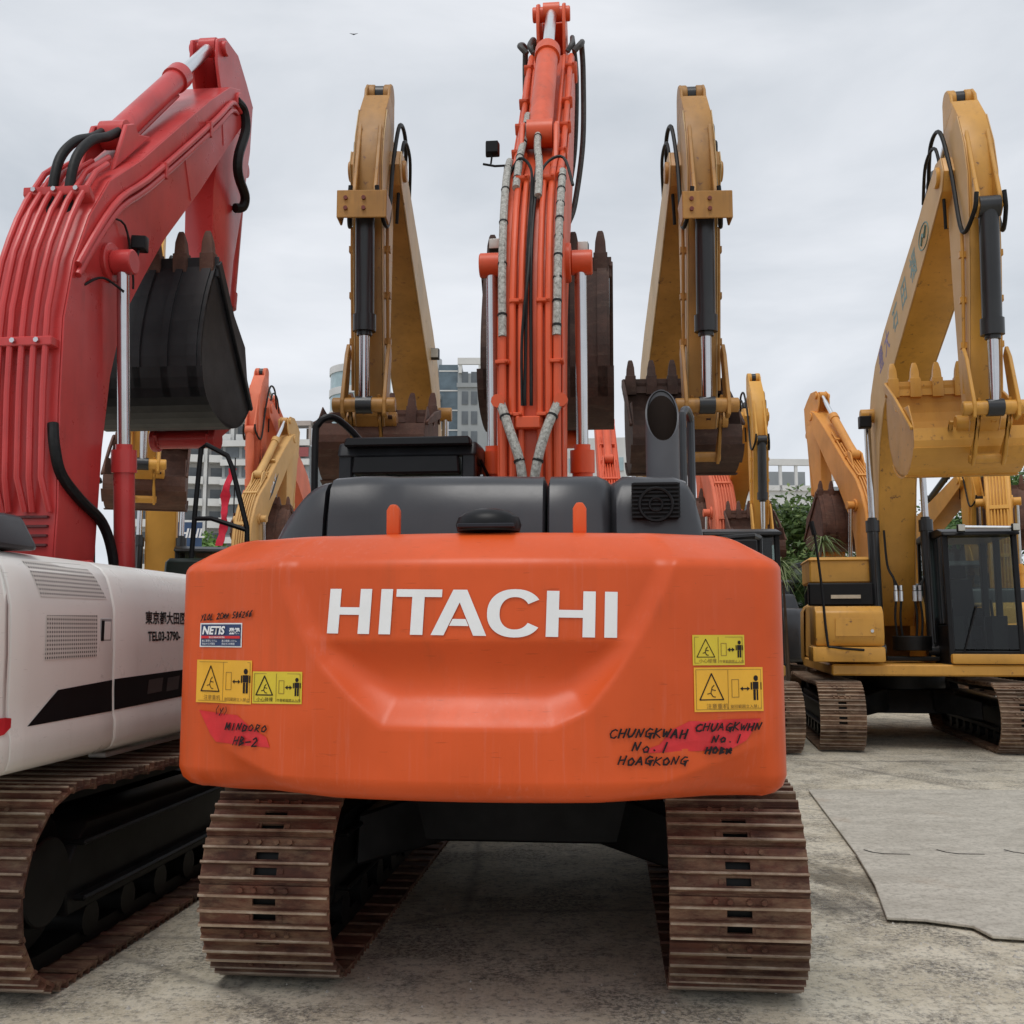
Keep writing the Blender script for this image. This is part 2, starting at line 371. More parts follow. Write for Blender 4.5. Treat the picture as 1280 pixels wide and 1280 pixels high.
TRAP = [(-.82, 2.1), (-.82, 1.90), (-.79, 1.76), (-.71, 1.59), (-.62, 1.46), (-.5, 1.34), (-.37, 1.228), (.28, 1.228), (.41, 1.295), (.51, 1.42), (.61, 1.57), (.70, 1.74), (.76, 1.89), (.76, 2.1)]
def trap_dist(x, z):
    inside = False; d = 9; n = len(TRAP)
    for i in range(n):
        ax, az = TRAP[i]; bx, bz = TRAP[(i + 1) % n]
        if (az > z) != (bz > z) and x < (bx - ax) * (z - az) / (bz - az) + ax: inside = not inside
        t = max(0, min(1, ((x - ax) * (bx - ax) + (z - az) * (bz - az)) / ((bx - ax) ** 2 + (bz - az) ** 2)))
        d = min(d, math.hypot(x - ax - t * (bx - ax), z - az - t * (bz - az)))
    return d if inside else 0
def cw_depth(x, z):
    d = 0
    if -.85 < x < .8 and z > 1.2:
        t_ = min(1, trap_dist(x, z) / (.07 + .08 * (1 - sstep(1.4, 1.6, z)))); e = 1 - (1 - t_) ** (1.5 + .8 * (1 - sstep(1.4, 1.6, z)))
        t = (1.553 - z) / .31; f = .042 + (.056 * math.sin(math.pi * t) if 0 < t < 1 else 0)
        f *= 1 - sstep(1.84, 1.93, z) * .5
        d += e * f
    for (ax, az, bx, bz) in ((-1.16, 1.17, -.72, 1.0), (1.13, 1.18, .6, 1.0)):
        zl = az + (bz - az) * (x - ax) / (bx - ax)
        if z < zl and ((x < 0) == (ax < 0)): d += min(.12, (zl - z) * .75) * (1 - sstep(.86, 1.16, abs(x)))
    return d
SH = Shell(1.315, 1.18, 2.75, 2.75, .115, -1.75)
def cwmap(off):
    def f(x, z):
        y = SH.back(x)
        sl = (SH.back(x + .01) - SH.back(x - .01)) / .02
        k = 1 / math.sqrt(1 + sl * sl)
        return Vector((x, y + (cw_depth(x, z) + (z > 1.87) * 0 - off) / max(.35, k), z))
    return f
def patch(m, mapf, q, nu=6, nv=4):
    """quad q (4 2D corners, ccw) laid on the surface"""
    g = [[mapf(*(Vector(q[0]) * (1 - u) * (1 - v) + Vector(q[1]) * u * (1 - v) + Vector(q[2]) * u * v + Vector(q[3]) * (1 - u) * v)) for u in [i / nu for i in range(nu + 1)]] for v in [j / nv for j in range(nv + 1)]]
    for j in range(nv):
        for i in range(nu): m.f([g[j][i], g[j][i + 1], g[j + 1][i + 1], g[j + 1][i]])
    return m
def rect(m, mapf, x0, z0, x1, z1, nu=6, nv=4): return patch(m, mapf, [(x0, z0), (x1, z0), (x1, z1), (x0, z1)], nu, nv)
def stroke(m, mapf, pts, w):
    pts = [Vector(p) for p in pts]
    for a, b in zip(pts, pts[1:]):
        if (b - a).length < 1e-6: continue
        t = (b - a).normalized(); n = Vector((-t.y, t.x)) * w / 2; e = t * w * .3
        m.f([mapf(*(a - n - e)), mapf(*(b - n + e)), mapf(*(b + n + e)), mapf(*(a + n - e))])
G = {  # single-stroke hand letters, unit box
 'C': [[(.9, .85), (.6, 1), (.2, .8), (.05, .45), (.25, .08), (.7, .0), (.95, .15)]],
 'H': [[(.15, 1), (.05, 0)], [(.1, .5), (.85, .6)], [(.9, 1.05), (.75, 0)]],
 'U': [[(.1, 1), (.05, .35), (.3, 0), (.65, .1), (.85, .5), (.95, 1)]],
 'N': [[(.05, 0), (.2, .95), (.65, .1), (.9, 1.05)]],
 'G': [[(.9, .9), (.5, 1), (.1, .6), (.15, .15), (.6, .05), (.85, .4), (.5, .42)], [(.5, .42), (1.1, .5)], [(.85, .4), (.8, -.15)]],
 'K': [[(.2, 1.05), (.05, -.05)], [(.9, 1), (.15, .5), (.95, 0)]],
 'W': [[(.05, .9), (.2, .05), (.5, .65), (.65, .05), (1, 1)]],
 'A': [[(.0, 0), (.45, 1), (.85, 0)], [(.2, .4), (.75, .42)]],
 'M': [[(.05, 0), (.15, .95), (.45, .3), (.85, 1), (.9, .0)]],
 'O': [[(.5, .95), (.1, .6), (.2, .1), (.65, .05), (.9, .5), (.5, .95)]],
 'o': [[(.5, .7), (.15, .4), (.35, .02), (.8, .1), (.8, .55), (.5, .7)]],
 '1': [[(.6, 1.1), (.4, -.1)]], '.': [[(.4, .1), (.5, .05)]], '-': [[(.05, .45), (.9, .5)]],
 'I': [[(.5, 1), (.4, 0)]],
 'D': [[(.2, 1), (.1, 0), (.7, .2), (.85, .7), (.15, .98)]],
 'R': [[(.15, 0), (.25, 1), (.8, .85), (.65, .5), (.25, .45), (.85, 0)]],
 'B': [[(.15, 0), (.2, 1), (.75, .8), (.25, .52), (.85, .3), (.15, .02)]],
 '2': [[(.1, .8), (.5, 1), (.8, .75), (.1, .05), (.95, .1)]], '7': [[(.1, .95), (.85, 1), (.4, 0)]],
 'S': [[(.85, .95), (.3, .9), (.3, .6), (.8, .4), (.6, .05), (.1, .1)]], '5': [[(.85, 1), (.3, .95), (.2, .55), (.75, .5), (.7, .1), (.1, .02)]],
 '6': [[(.75, 1), (.2, .5), (.3, .05), (.8, .15), (.65, .5), (.2, .35)]], '0': [[(.5, .95), (.15, .5), (.45, .03), (.8, .45), (.5, .95)]],
 'L': [[(.2, 1), (.1, .05), (.8, .05)]], '(': [[(.7, 1.1), (.3, .5), (.6, -.1)]], ')': [[(.3, 1.1), (.7, .5), (.3, -.1)]],
 'y': [[(.1, .8), (.45, .35)], [(.9, .9), (.2, -.2)]], 'x': [[(.0, .7), (.9, .1)], [(.1, 0), (.8, .8)], [(0, .4), (1, .45)], [(.1, .2), (.9, .6)]],
}
def hand(m, mapf, txt, x, z, h, adv, w=.008, sl=0.0, jit=.1, slant=.28):
    for i, c in enumerate(txt):
        if c == ' ': continue
        ox = x + i * adv; oz = z + sl * i * adv + random.uniform(-1, 1) * h * jit
        for st in G[c]:
            stroke(m, mapf, [(ox + (a * adv * .82 + b * h * slant), oz + b * h + random.uniform(-1, 1) * h * jit * .4) for a, b in st], w * random.uniform(.75, 1.15))

# ------------------------------------------------------------------ front linkage pieces
def box_beam(rt, name, prof, w, mat, flange=.02, bev=.012, lat=0, label=None):
    """welded box section: side plates stand proud of the top and bottom plates"""
    m = MB(); h = w / 2
    c = Vector((sum(p[0] for p in prof) / len(prof), sum(p[1] for p in prof) / len(prof)))
    m.prism(prof, lat - h, lat + h)
    o = m.build(name, mat, rt, bev, 30, 2)
    if label: o['label'] = label
    return o
def hydraulic(rt, p0, p1, split, rb, rr, bmat, rmat=None, lug=True, name='hydraulic_cylinder'):
    p0, p1 = Vector(p0), Vector(p1); d = (p1 - p0).normalized(); mid = p0 + (p1 - p0) * split
    m = MB(); m.tube([p0, mid], rb, 24); m.tube([mid - d * .02, mid + d * .14], rb * 1.2, 24); m.tube([mid + d * .14, mid + d * .18], rb * .8, 20)
    x = Vector((1, 0, 0)); m.tube([p0 - x * rb * 1.05, p0 + x * rb * 1.05], rb * 1.15, 20)
    n = d.cross(x).normalized(); q = p0 + d * .1; m.tube([q + n * rb, q + n * (rb + .03), mid * .98 + p0 * .02 + n * (rb + .03), mid - d * .1 + n * rb], .016, 6)
    b = m.build(name, bmat, rt, 0, 40)
    m = MB(); m.tube([mid + d * .1, p1 - d * .02], rr, 20); m.build('rod', rmat or CHROME, b)
    m = MB(); m.tube([p1 - x * rr * 1.5, p1 + x * rr * 1.5], rr * 1.7, 18); m.build('rod_end', bmat, b)
    return b
def pin(m, y, z, x0, x1, r): m.cyl((x0, y, z), (x1, y, z), r, 18)
def bucket(rt, prof, w, hinge, mat, teeth_dir, lat=0, teeth=5, toothmat=None, wear=True, mouth=None, strips=(), label=None, ends=(0, -1)):
    t = .03; h = w / 2; m = MB(); P_ = [Vector(p) for p in prof]; q_ = []
    for i in range(len(P_) - 1):
        a0, a1, a2, a3 = P_[max(i - 1, 0)], P_[i], P_[i + 1], P_[min(i + 2, len(P_) - 1)]
        for k in range(3): u = k / 3; q_.append(tuple(.5 * ((2 * a1) + (a2 - a0) * u + (2 * a0 - 5 * a1 + 4 * a2 - a3) * u * u + (3 * a1 - a0 - 3 * a2 + a3) * u ** 3)))
    prof = q_ + [tuple(P_[-1])]; n = len(prof); strips = [(a * 3, b * 3, c, d) for a, b, c, d in strips]
    inner = []
    for i in range(n):
        a = Vector(prof[max(i - 1, 0)]); b = Vector(prof[min(i + 1, n - 1)]); tt = (b - a).normalized(); nn = Vector((-tt.y, tt.x)); inner.append(nn)
    cen = Vector((sum(p[0] for p in prof) / n, sum(p[1] for p in prof) / n))
    inn = [Vector(p) + q * t * (1 if (cen - Vector(p)).dot(q) > 0 else -1) for p, q in zip(prof, inner)]
    for i in range(n - 1):
        a, b, c, d = prof[i], prof[i + 1], inn[i + 1], inn[i]
        m.hexa([(lat - h, *a), (lat + h, *a), (lat + h, *b), (lat - h, *b), (lat - h, *d), (lat + h, *d), (lat + h, *c), (lat - h, *c)])
    bk = m.build('bucket', mat, rt, 0, 40)
    if label: bk['label'] = label
    for s in (-1, 1):
        m = MB(); pr = [tuple(Vector(p) * .995 + cen * .005) for p in prof]
        if mouth: pr = pr + mouth
        m.prism(pr, lat + s * h - (.012 if s > 0 else -.0), lat + s * h + (.0 if s > 0 else .012)); m.build('side_plate', mat, bk, .004)
        m = MB(); a, b = Vector(prof[0]), Vector(prof[-1]); a2 = a + (b - a) * .02
        d = (b - a).normalized(); nn = Vector((-d.y, d.x)) * .045
        edge = [a - nn, a + nn, a + (b - a) * .4 + nn * 1.3, b + nn * .4, b - nn * .4, a + (b - a) * .4 - nn]
        m.prism([tuple(q) for q in edge], lat + s * (h + .002), lat + s * (h + .032)); m.build('side_cutter', mat, bk, .006)
    td = Vector(teeth_dir).normalized(); lip = Vector(prof[0]); nn = Vector((-td.y, td.x))
    m = MB(); q = [lip - td * .12 - nn * .03, lip + td * .05 - nn * .012, lip + td * .05 + nn * .012, lip - td * .12 + nn * .03]
    m.prism([tuple(v) for v in q], lat - h - .02, lat + h + .02); m.build('lip_plate', mat, bk, .004)
    for k in range(teeth):
        x = lat - h + .07 + (w - .14) * k / (teeth - 1); m = MB()
        p0, p1, p2 = lip - td * .14, lip + td * .08, lip + td * .27
        rg = []
        for p, a, b in ((p0, .06, .055), (p1, .058, .05), (p1 + td * .002, .048, .042), ((p1 + p2) / 2, .042, .034), (p2 - td * .02, .028, .012), (p2, .018, .006)):
            rg.append([(x - a, *(p - nn * b)), (x + a, *(p - nn * b)), (x + a, *(p + nn * b)), (x - a, *(p + nn * b))])
        m.loft(rg); m.build('tooth', toothmat or mat, bk, .008, 40, 2)
    if wear:
        for (i0, i1, x0, x1) in strips:
            m = MB()
            for i in range(i0, i1):
                a, b = Vector(prof[i]), Vector(prof[i + 1]); oa = (Vector(prof[i]) - inn[i]).normalized() * .014; ob = (Vector(prof[i + 1]) - inn[i + 1]).normalized() * .014
                m.hexa([(lat + x0, *a), (lat + x1, *a), (lat + x1, *b), (lat + x0, *b), (lat + x0, *(a + oa)), (lat + x1, *(a + oa)), (lat + x1, *(b + ob)), (lat + x0, *(b + ob))])
            m.build('wear_strip', mat, bk)
    for s in (-1, 1):    # ears
        a, b = Vector(prof[-1]), Vector(prof[-7]); H = Vector(hinge)
        out = (Vector(prof[-1]) - inn[-1]).normalized()
        m = MB(); m.prism([tuple(a), tuple((a + H) / 2 + out * .1), tuple(H + (H - cen).normalized() * .1), tuple(H + Vector((0, -.1))), tuple(b)], lat + s * .2 - .02, lat + s * .2 + .02)
        m.build('ear', mat, bk, .005)
    return bk

def cab(rt, x0, x1, y0, y1, z0, z1, mat, lamps=True, name='cab', label=None):
    m = MB(); t = .045
    yw = y1 - .12
    def post(x, ya, za, yb, zb, r=t): m.hexa([(x - r, ya - r, za), (x + r, ya - r, za), (x + r, ya + r, za), (x - r, ya + r, za), (x - r, yb - r, zb), (x + r, yb - r, zb), (x + r, yb + r, zb), (x - r, yb + r, zb)])
    for x in (x0 + t, x1 - t):
        post(x, y0 + t, z0, y0 + t, z1 - .1); post(x, y1 - t, z0, yw - .06, z1 - .08, .035); post(x, (y0 + y1) / 2 - .12, z0, (y0 + y1) / 2 - .12, z1 - .1, .04)
        m.box(x - .03, x + .03, y0 + t, y1 - t, z0, z0 + .5)
    m.box(x0 + t, x1 - t, y0 + .02, y0 + .06, z0, z0 + .75); m.box(x0 + t, x1 - t, y1 - .07, y1 - .03, z0, z0 + .16); m.box(x0, x1, y0, y1, z0 - .06, z0 + .004)
    c = m.build(name, mat, rt, .01)
    if label: c['label'] = label
    m = MB(); m.prism([(y0 - .02, z1 - .12), (y0 + .03, z1 - .02), (y0 + .3, z1), (y1 - .4, z1 - .005), (y1 - .08, z1 - .07), (y1 - .05, z1 - .12)], x0 - .01, x1 + .01); m.build('roof', mat, c, .03, 40, 3)
    def pane(pts): MB().f(pts).build('window', GLASS, c)
    a = .085
    pane([(x0 + a, y0 + .03, z0 + .77), (x1 - a, y0 + .03, z0 + .77), (x1 - a, y0 + .03, z1 - .12), (x0 + a, y0 + .03, z1 - .12)])
    pane([(x0 + a, y1 - .04, z0 + .18), (x1 - a, y1 - .04, z0 + .18), (x1 - a, yw - .05, z1 - .12), (x0 + a, yw - .05, z1 - .12)])
    for x in (x0 + .02, x1 - .02):
        pane([(x, y0 + .1, z0 + .52), (x, (y0 + y1) / 2 - .17, z0 + .52), (x, (y0 + y1) / 2 - .17, z1 - .12), (x, y0 + .1, z1 - .12)])
        pane([(x, (y0 + y1) / 2 - .07, z0 + .52), (x, y1 - .09, z0 + .52), (x, yw - .12, z1 - .12), (x, (y0 + y1) / 2 - .07, z1 - .12)])
    m = MB(); cx = (x0 + x1) / 2; ys = (y0 + y1) / 2 - .3
    m.box(cx - .24, cx + .24, ys - .2, ys + .3, z0 + .3, z0 + .48); m.box(cx - .22, cx + .22, ys - .28, ys - .14, z0 + .48, z0 + 1.15, .04); m.box(cx - .12, cx + .12, ys - .27, ys - .17, z0 + 1.17, z0 + 1.36, .02)
    m.build('seat', flat('seat_cloth', (.02, .02, .022), .85), c, .03, 40, 2)
    m = MB(); m.box(x0 + .12, x0 + .32, ys - .1, y1 - .35, z0, z0 + .62); m.box(x1 - .32, x1 - .12, ys - .1, y1 - .45, z0, z0 + .62)
    for s in (-.28, .28): m.cyl((cx + s, ys + .4, z0 + .6), (cx + s * .9, ys + .45, z0 + .85), .02, 8)
    m.cyl((cx - .1, y1 - .4, z0), (cx - .1, y1 - .5, z0 + .6), .015, 8); m.cyl((cx + .1, y1 - .4, z0), (cx + .1, y1 - .5, z0 + .6), .015, 8)
    m.build('console', BLACK, c, .01)
    m = MB(); m.tube([(cx + .3, y1 - .02, z0 + .1), (cx + .1, y1 - .045, z0 + .75)], .011, 6); m.build('wiper', BLACK, c)
    return c

# ------------------------------------------------------------------ boom, arm and bucket, two makes
BOOM_A = [(.02, 1.72), (-.1, 2.0), (-.09, 2.34), (-.13, 3.06), (-.13, 3.6), (-.04, 4.02), (.13, 4.4), (.38, 4.76), (.84, 5.13), (1.5, 5.74), (2.09, 6.28), (2.55, 6.66), (2.82, 6.78), (2.96, 6.68), (2.92, 6.48), (2.47, 5.98), (1.95, 5.38), (1.28, 4.67), (.97, 4.27), (.66, 3.85), (.51, 3.37), (.44, 2.85), (.41, 2.12), (.32, 1.74), (.17, 1.64)]
ARM_A = [(2.50, 6.90), (2.5, 7.12), (2.68, 7.24), (3.02, 7.26), (3.28, 7.1), (3.48, 6.95), (3.44, 6.45), (3.27, 5.78), (3.08, 5.17), (2.96, 4.4), (2.90, 3.6), (2.80, 3.46), (2.62, 3.5), (2.57, 4.2), (2.52, 4.98), (2.52, 5.65), (2.66, 6.3)]
BKT_A = [(1.68, 4.62), (1.52, 4.3), (1.42, 3.95), (1.42, 3.68), (1.52, 3.46), (1.75, 3.34), (2.05, 3.3), (2.35, 3.38), (2.55, 3.56)]
BOOM_C = [(.0, 1.7), (-.12, 2.0), (-.12, 2.6), (-.02, 3.6), (.25, 4.5), (.55, 5.0), (1.0, 5.35), (1.7, 5.62), (2.54, 5.86), (3.8, 6.2), (5.0, 6.53), (5.22, 6.5), (5.3, 6.32), (5.2, 6.14), (4.2, 5.72), (3.0, 5.27), (2.1, 4.94), (1.5, 4.62), (1.1, 4.2), (.85, 3.6), (.6, 2.6), (.45, 1.95), (.25, 1.64)]
ARM_C = [(4.86, 6.92), (4.92, 7.06), (5.02, 7.1), (5.24, 7.1), (5.48, 6.82), (5.66, 6.45), (5.74, 6.1), (5.72, 5.7), (5.62, 5.0), (5.48, 4.3), (5.4, 3.68), (5.3, 3.56), (5.14, 3.62), (5.06, 4.3), (4.98, 5.2), (4.95, 5.8), (4.98, 6.3), (4.92, 6.7)]
BKT_C = [(3.98, 4.36), (3.93, 4.05), (4.0, 3.72), (4.2, 3.42), (4.5, 3.25), (4.85, 3.2), (5.12, 3.27), (5.3, 3.42), (5.3, 3.62)]
def on_back(prof, i0, i1, s, off, x):
    """point s (0..1) along the profile's vertices i0..i1, off metres proud of it"""
    P = [Vector(p) for p in prof[i0:i1 + 1]]; L = [(b - a).length for a, b in zip(P, P[1:])]; d = s * sum(L)
    for a, b, l in zip(P, P[1:], L):
        if d <= l or b is P[-1]:
            q = a + (b - a) * (d / l); t = (b - a).normalized(); q = q + Vector((-t.y, t.x)) * off; return (x, q.x, q.y)
        d -= l
def work_lamp(rt, p, d=(0, -1, 0), r=.055, mat=BLACK, name='work_lamp'):
    p, d = Vector(p), Vector(d).normalized(); m = MB()
    M = Matrix.Translation(p) @ d.to_track_quat('Z', 'Y').to_matrix().to_4x4()
    m.box(-r, r, -r, r, -r * .9, r * .5, .008, M=M); o = m.build(name, mat, rt, .012, 40, 2)
    m = MB(); m.box(-r * .8, r * .8, -r * .8, r * .8, r * .5, r * .56, .004, M=M); m.build('lens', LENS if r < .054 or abs(r - .075) < .001 else BLACK, o); return o
def linkage_away(rt, pb, pa, pc, bmat, w=.46, bw=1.16, lift=0.0, style='plain', tooth=None, rodtop=None):
    up = lambda pr: [(y, z + lift * sstep(5.2, 7.0, z)) for y, z in pr]
    BA, AA, BK = up(BOOM_A), up(ARM_A), up(BKT_A)
    U = lambda z: z + lift * sstep(5.2, 7.0, z)
    h = w / 2
    bo = box_beam(rt, 'boom', BA, w, pb)
    m = MB()
    for s in (-1, 1): m.prism([(y + (.0), z) for y, z in BA], s * (h + .001), s * (h + .014))
    m.build('boom_side_plate', pb, rt, .004)
    # cylinder bosses, foot and mid
    m = MB(); pin(m, .42, U(4.17), -h - .19, h + .19, .07)
    for s in (-1, 1): pin(m, .42, U(4.17), s * (h + .0), s * (h + .05), .14); pin(m, .42, U(4.17), s * (h + .05), s * (h + .2), .088)
    m.build('cylinder_boss', pb, rt, .008)
    m = MB(); pin(m, .17, 1.95, -h - .12, h + .12, .1); m.build('boom_foot_pin', pb, rt, .01)
    for s in (-1, 1): hydraulic(rt, (s * (h + .115), .72, 1.25), (s * (h + .115), .42, U(4.17)), .5, .072, .043, pc)
    # arm: two plates at the clevis, box below
    aw = .27
    box_beam(rt, 'arm', AA[5:14] + [(2.52, U(5.65)), (2.66, U(6.3)), (2.95, U(6.75))], aw, pa)
    for s in (-1, 1):
        m = MB(); m.prism([AA[0], AA[1], AA[2], AA[3], AA[4], AA[5], (3.3, U(6.5)), (2.9, U(6.45)), (2.7, U(6.5))], s * (aw / 2 + .003) - .03 * (s > 0), s * (aw / 2 + .003) + .03 * (s < 0))
        m.build('clevis_plate', pa, rt, .008)
    m = MB(); m.prism([(3.0, U(7.27)), (3.27, U(7.1)), (3.47, U(6.94)), (3.42, U(6.9)), (3.2, U(7.04)), (2.98, U(7.22))], -aw / 2 + .03, aw / 2 - .03); pin(m, 2.64, U(7.1), -aw / 2 - .045, aw / 2 + .045, .07); m.build('clevis_pin', pa, rt, .008)
    m = MB(); pin(m, 2.78, U(6.62), -h - .04, h + .04, .1); m.build('boom_tip_pin', pa, rt, .01)
    # arm cylinder over the boom
    m = MB()
    for s in (-1, 1): m.prism([(.62, U(4.95)), (.8, U(5.4)), (.92, U(5.47)), (1.0, U(5.42)), (1.2, U(5.5))], s * .13 - .018, s * .13 + .018)
    m.build('cylinder_lug', pb, rt, .008)
    hydraulic(rt, (0, .92, U(5.38)), (0, 2.64, U(7.12)), .58, .094, .052, pc, CHROMED)
    # bucket
    bkr = [(y, U(z)) for y, z in BKT_A]
    bucket(rt, bkr, bw, (2.72, U(3.6)), bmat, (-.12, 1), mouth=[(2.4, U(4.1))], teeth=5, toothmat=tooth, strips=[(0, 4, -.5, -.42), (0, 4, -.28, -.22), (0, 4, -.03, .03), (0, 4, .2, .26), (0, 4, .42, .5), (3, 6, -.55, .55)])
    m = MB(); pin(m, 2.72, U(3.6), -.26, .26, .09); pin(m, 2.42, U(3.28), -.24, .24, .085); pin(m, 2.42, U(3.28), .24, .3, .11); pin(m, 2.42, U(3.28), -.3, -.24, .11); m.build('bucket_pin', pa, rt, .008)
    for s in (-1, 1):
        m = MB(); m.prism([(2.36, U(3.2)), (2.3, U(3.3)), (2.42, U(3.38)), (3.05, U(3.78)), (3.16, U(3.72)), (3.12, U(3.6))], s * .24 - .018, s * .24 + .018)
        m.prism([(3.05, U(3.6)), (3.02, U(3.74)), (3.1, U(3.84)), (3.0, U(4.3)), (2.9, U(4.36)), (2.86, U(4.26)), (2.95, U(3.7))], s * .2 - .016, s * .2 + .016); m.build('bucket_link', pa, rt, .006)
    hydraulic(rt, (0, 3.5, U(6.3)), (0, 3.16, U(3.76)), .55, .075, .042, pc)
    return U, BA
def linkage_toward(rt, pb, bcol=None, bmat=BKT, pc=BLACKP, lat=.2, w=.5, bw=1.08, guard=False, teethmat=None, dz=0.0, pipes=True, rodmat=CHROME, brot=0, blat=0):
    sh = lambda pr: [(y, z + dz * sstep(2, 6, z)) for y, z in pr]
    BC, AC, BK = sh(BOOM_C), sh(ARM_C), sh(BKT_C); cb, sb_ = math.cos(R(brot)), math.sin(R(brot)); rot = lambda p: (5.28 + (p[0] - 5.28) * cb - (p[1] - 3.66) * sb_, 3.66 + (p[0] - 5.28) * sb_ + (p[1] - 3.66) * cb); BK = [rot(p) for p in BK]; U = lambda z: z + dz * sstep(2, 6, z); h = w / 2
    box_beam(rt, 'boom', BC, w, pb, lat=lat)
    m = MB()
    for s in (-1, 1): m.prism(BC, lat + s * (h + .001), lat + s * (h + .014))
    m.build('boom_side_plate', bcol or pb, rt, .004)
    m = MB()
    pin(m, .72, U(4.68), lat - h - .2, lat + h + .2, .1)
    m.build('cylinder_boss', pb, rt, .01)
    for y_, z_, e_ in ((.2, 1.92, .1), (5.08, U(6.34), .05)): m = MB(); pin(m, y_, z_, lat - h - e_, lat + h + e_, .11); m.build('boom_pin', pb, rt, .01)
    for s in (-1, 1):
        b = hydraulic(rt, (lat + s * (h + .11), 1.0, 1.3), (lat + s * (h + .11), .72, U(4.68)), .5, .08, .047, pc, rodmat)
    hydraulic(rt, (lat, 2.3, U(6.15)), (lat, 4.98, U(7.16)), .6, .1, .055, pc)
    aw = .27; a = aw / 2
    box_beam(rt, 'arm', [p for p in AC], aw, pb, lat=lat)
    m = MB()
    for s in (-1, 1): m.prism(AC[4:], lat + s * (a + .001), lat + s * (a + .012))
    m.build('arm_side_plate', bcol or pb, rt, .004)
    m = MB()
    for s in (-1, 1):
        pin(m, 5.0, U(7.2), lat + s * a, lat + s * (a - .09), .13); m.prism([(4.86, U(6.9)), (4.88, U(7.22)), (4.98, U(7.31)), (5.1, U(7.3)), (5.2, U(7.2)), (5.26, U(7.0))], lat + s * a - .03 * (s > 0) + .001, lat + s * a + .03 * (s < 0) + .001)
    m.build('clevis', pb, rt, .01)
    m = MB(); pin(m, 5.0, U(7.22), lat - .06, lat + .06, .1); m.build('rod_eye', BLACKP, rt, .01)
    # lug plates of the bucket cylinder on the outer face
    m = MB()
    for s in (-1, 1): m.prism([(5.62, U(6.6)), (5.9, U(5.82)), (5.94, U(5.66)), (5.84, U(5.58)), (5.72, U(5.7)), (5.6, U(6.0))], lat + s * .1 - .02, lat + s * .1 + .02)
    m.build('cylinder_lug', pb, rt, .008)
    bc = hydraulic(rt, (lat, 5.86, U(5.68)), (lat, 5.72, U(3.72)), .57, .092, .05, pc, rodmat)
    for s in (-1, 1):
        m = MB(); m.prism([(5.42, U(4.3)), (5.5, U(4.38)), (5.6, U(4.25)), (5.8, U(3.75)), (5.78, U(3.62)), (5.66, U(3.6)), (5.58, U(3.7))], lat + s * .2 - .018, lat + s * .2 + .018)
        m.prism([(5.66, U(3.58)), (5.62, U(3.76)), (5.74, U(3.82)), (5.5, U(3.3)), (5.38, U(3.2)), (5.3, U(3.32))], lat + s * .14 - .016, lat + s * .14 + .016); m.build('bucket_link', pb, rt, .006)
    m = MB(); pin(m, 5.72, U(3.72), lat - .3, lat + .3, .07); pin(m, 5.27, U(3.66), lat - .26, lat + .26, .085); pin(m, 5.36, U(3.28), lat - .17, lat + .17, .05); m.build('bucket_pin', pb, rt, .008)
    bucket(rt, BK, bw, (5.28, U(3.66)), bmat, (-sb_, cb), lat=lat + blat, mouth=[rot((5.1, 3.9)), rot((4.45, 3.97))], toothmat=teethmat, strips=[(3, 5, -.56, .56), (6, 7, -.56, .56), (0, 3, -.5, -.4), (0, 3, .4, .5)])
    if guard:
        m = MB(); z0_, z1_ = U(5.44), U(5.71)
        for e in (-1, 1): m.prism([(5.66, z1_), (6.04, z1_), (6.04, z0_), (5.86, z0_)], lat + e * .225 - .01, lat + e * .225 + .01)
        m.box(lat - .235, lat + .235, 6.04, 6.06, z0_, z1_); g = m.build('guard_bracket', pb, rt, .006)
        m = MB()
        for dx in (-.02, .15):
            for z in (5.53, 5.63): m.cyl((lat + dx, 6.055, U(z)), (lat + dx, 6.08, U(z)), .02, 10)
        m.build('bolt', flat('red_marked_bolt', (.16, .03, .02), .6), g)
    # hoses at the boom tip
    m = MB()
    for s, k in ((1, 0), (-1, 1)):
        x = lat + s * (a + .05)
        m.tube([(x, 4.3, U(6.5)), (x + s * .05, 4.7, U(6.86)), (x + s * .03, 5.05, U(6.86)), (x, 5.3, U(6.3)), (x, 5.6, U(5.55)), (x - s * .04, 5.9, U(5.62)), (x - s * .06, 5.95, U(5.8))], .022, 8, 6)
        m.tube([(x + .04 * s, 4.2, U(6.42)), (x + s * .09, 4.62, U(6.7)), (x + s * .07, 5.0, U(6.7)), (x + s * .04, 5.1, U(6.2)), (x + s * .01, 5.02, U(5.8))], .018, 8, 6)
    m.build('hose', RUBBER, rt)
    if pipes:
        for s in (-1, 1):
            m = MB(); x = lat + s * (a + .04); m.tube([(x, 5.55, U(5.55)), (x, 5.52, U(5.2)), (x, 5.42, U(4.5)), (x - s * .0, 5.34, U(3.95))], .017, 8, 3)
            for z in (5.3, 4.85, 4.4): m.box(x - .03, x + .03, 5.36 + (z - 4.4) * .14, 5.42 + (z - 4.4) * .14, U(z), U(z) + .06)
            m.build('hydraulic_pipe', pb, rt)
    return U

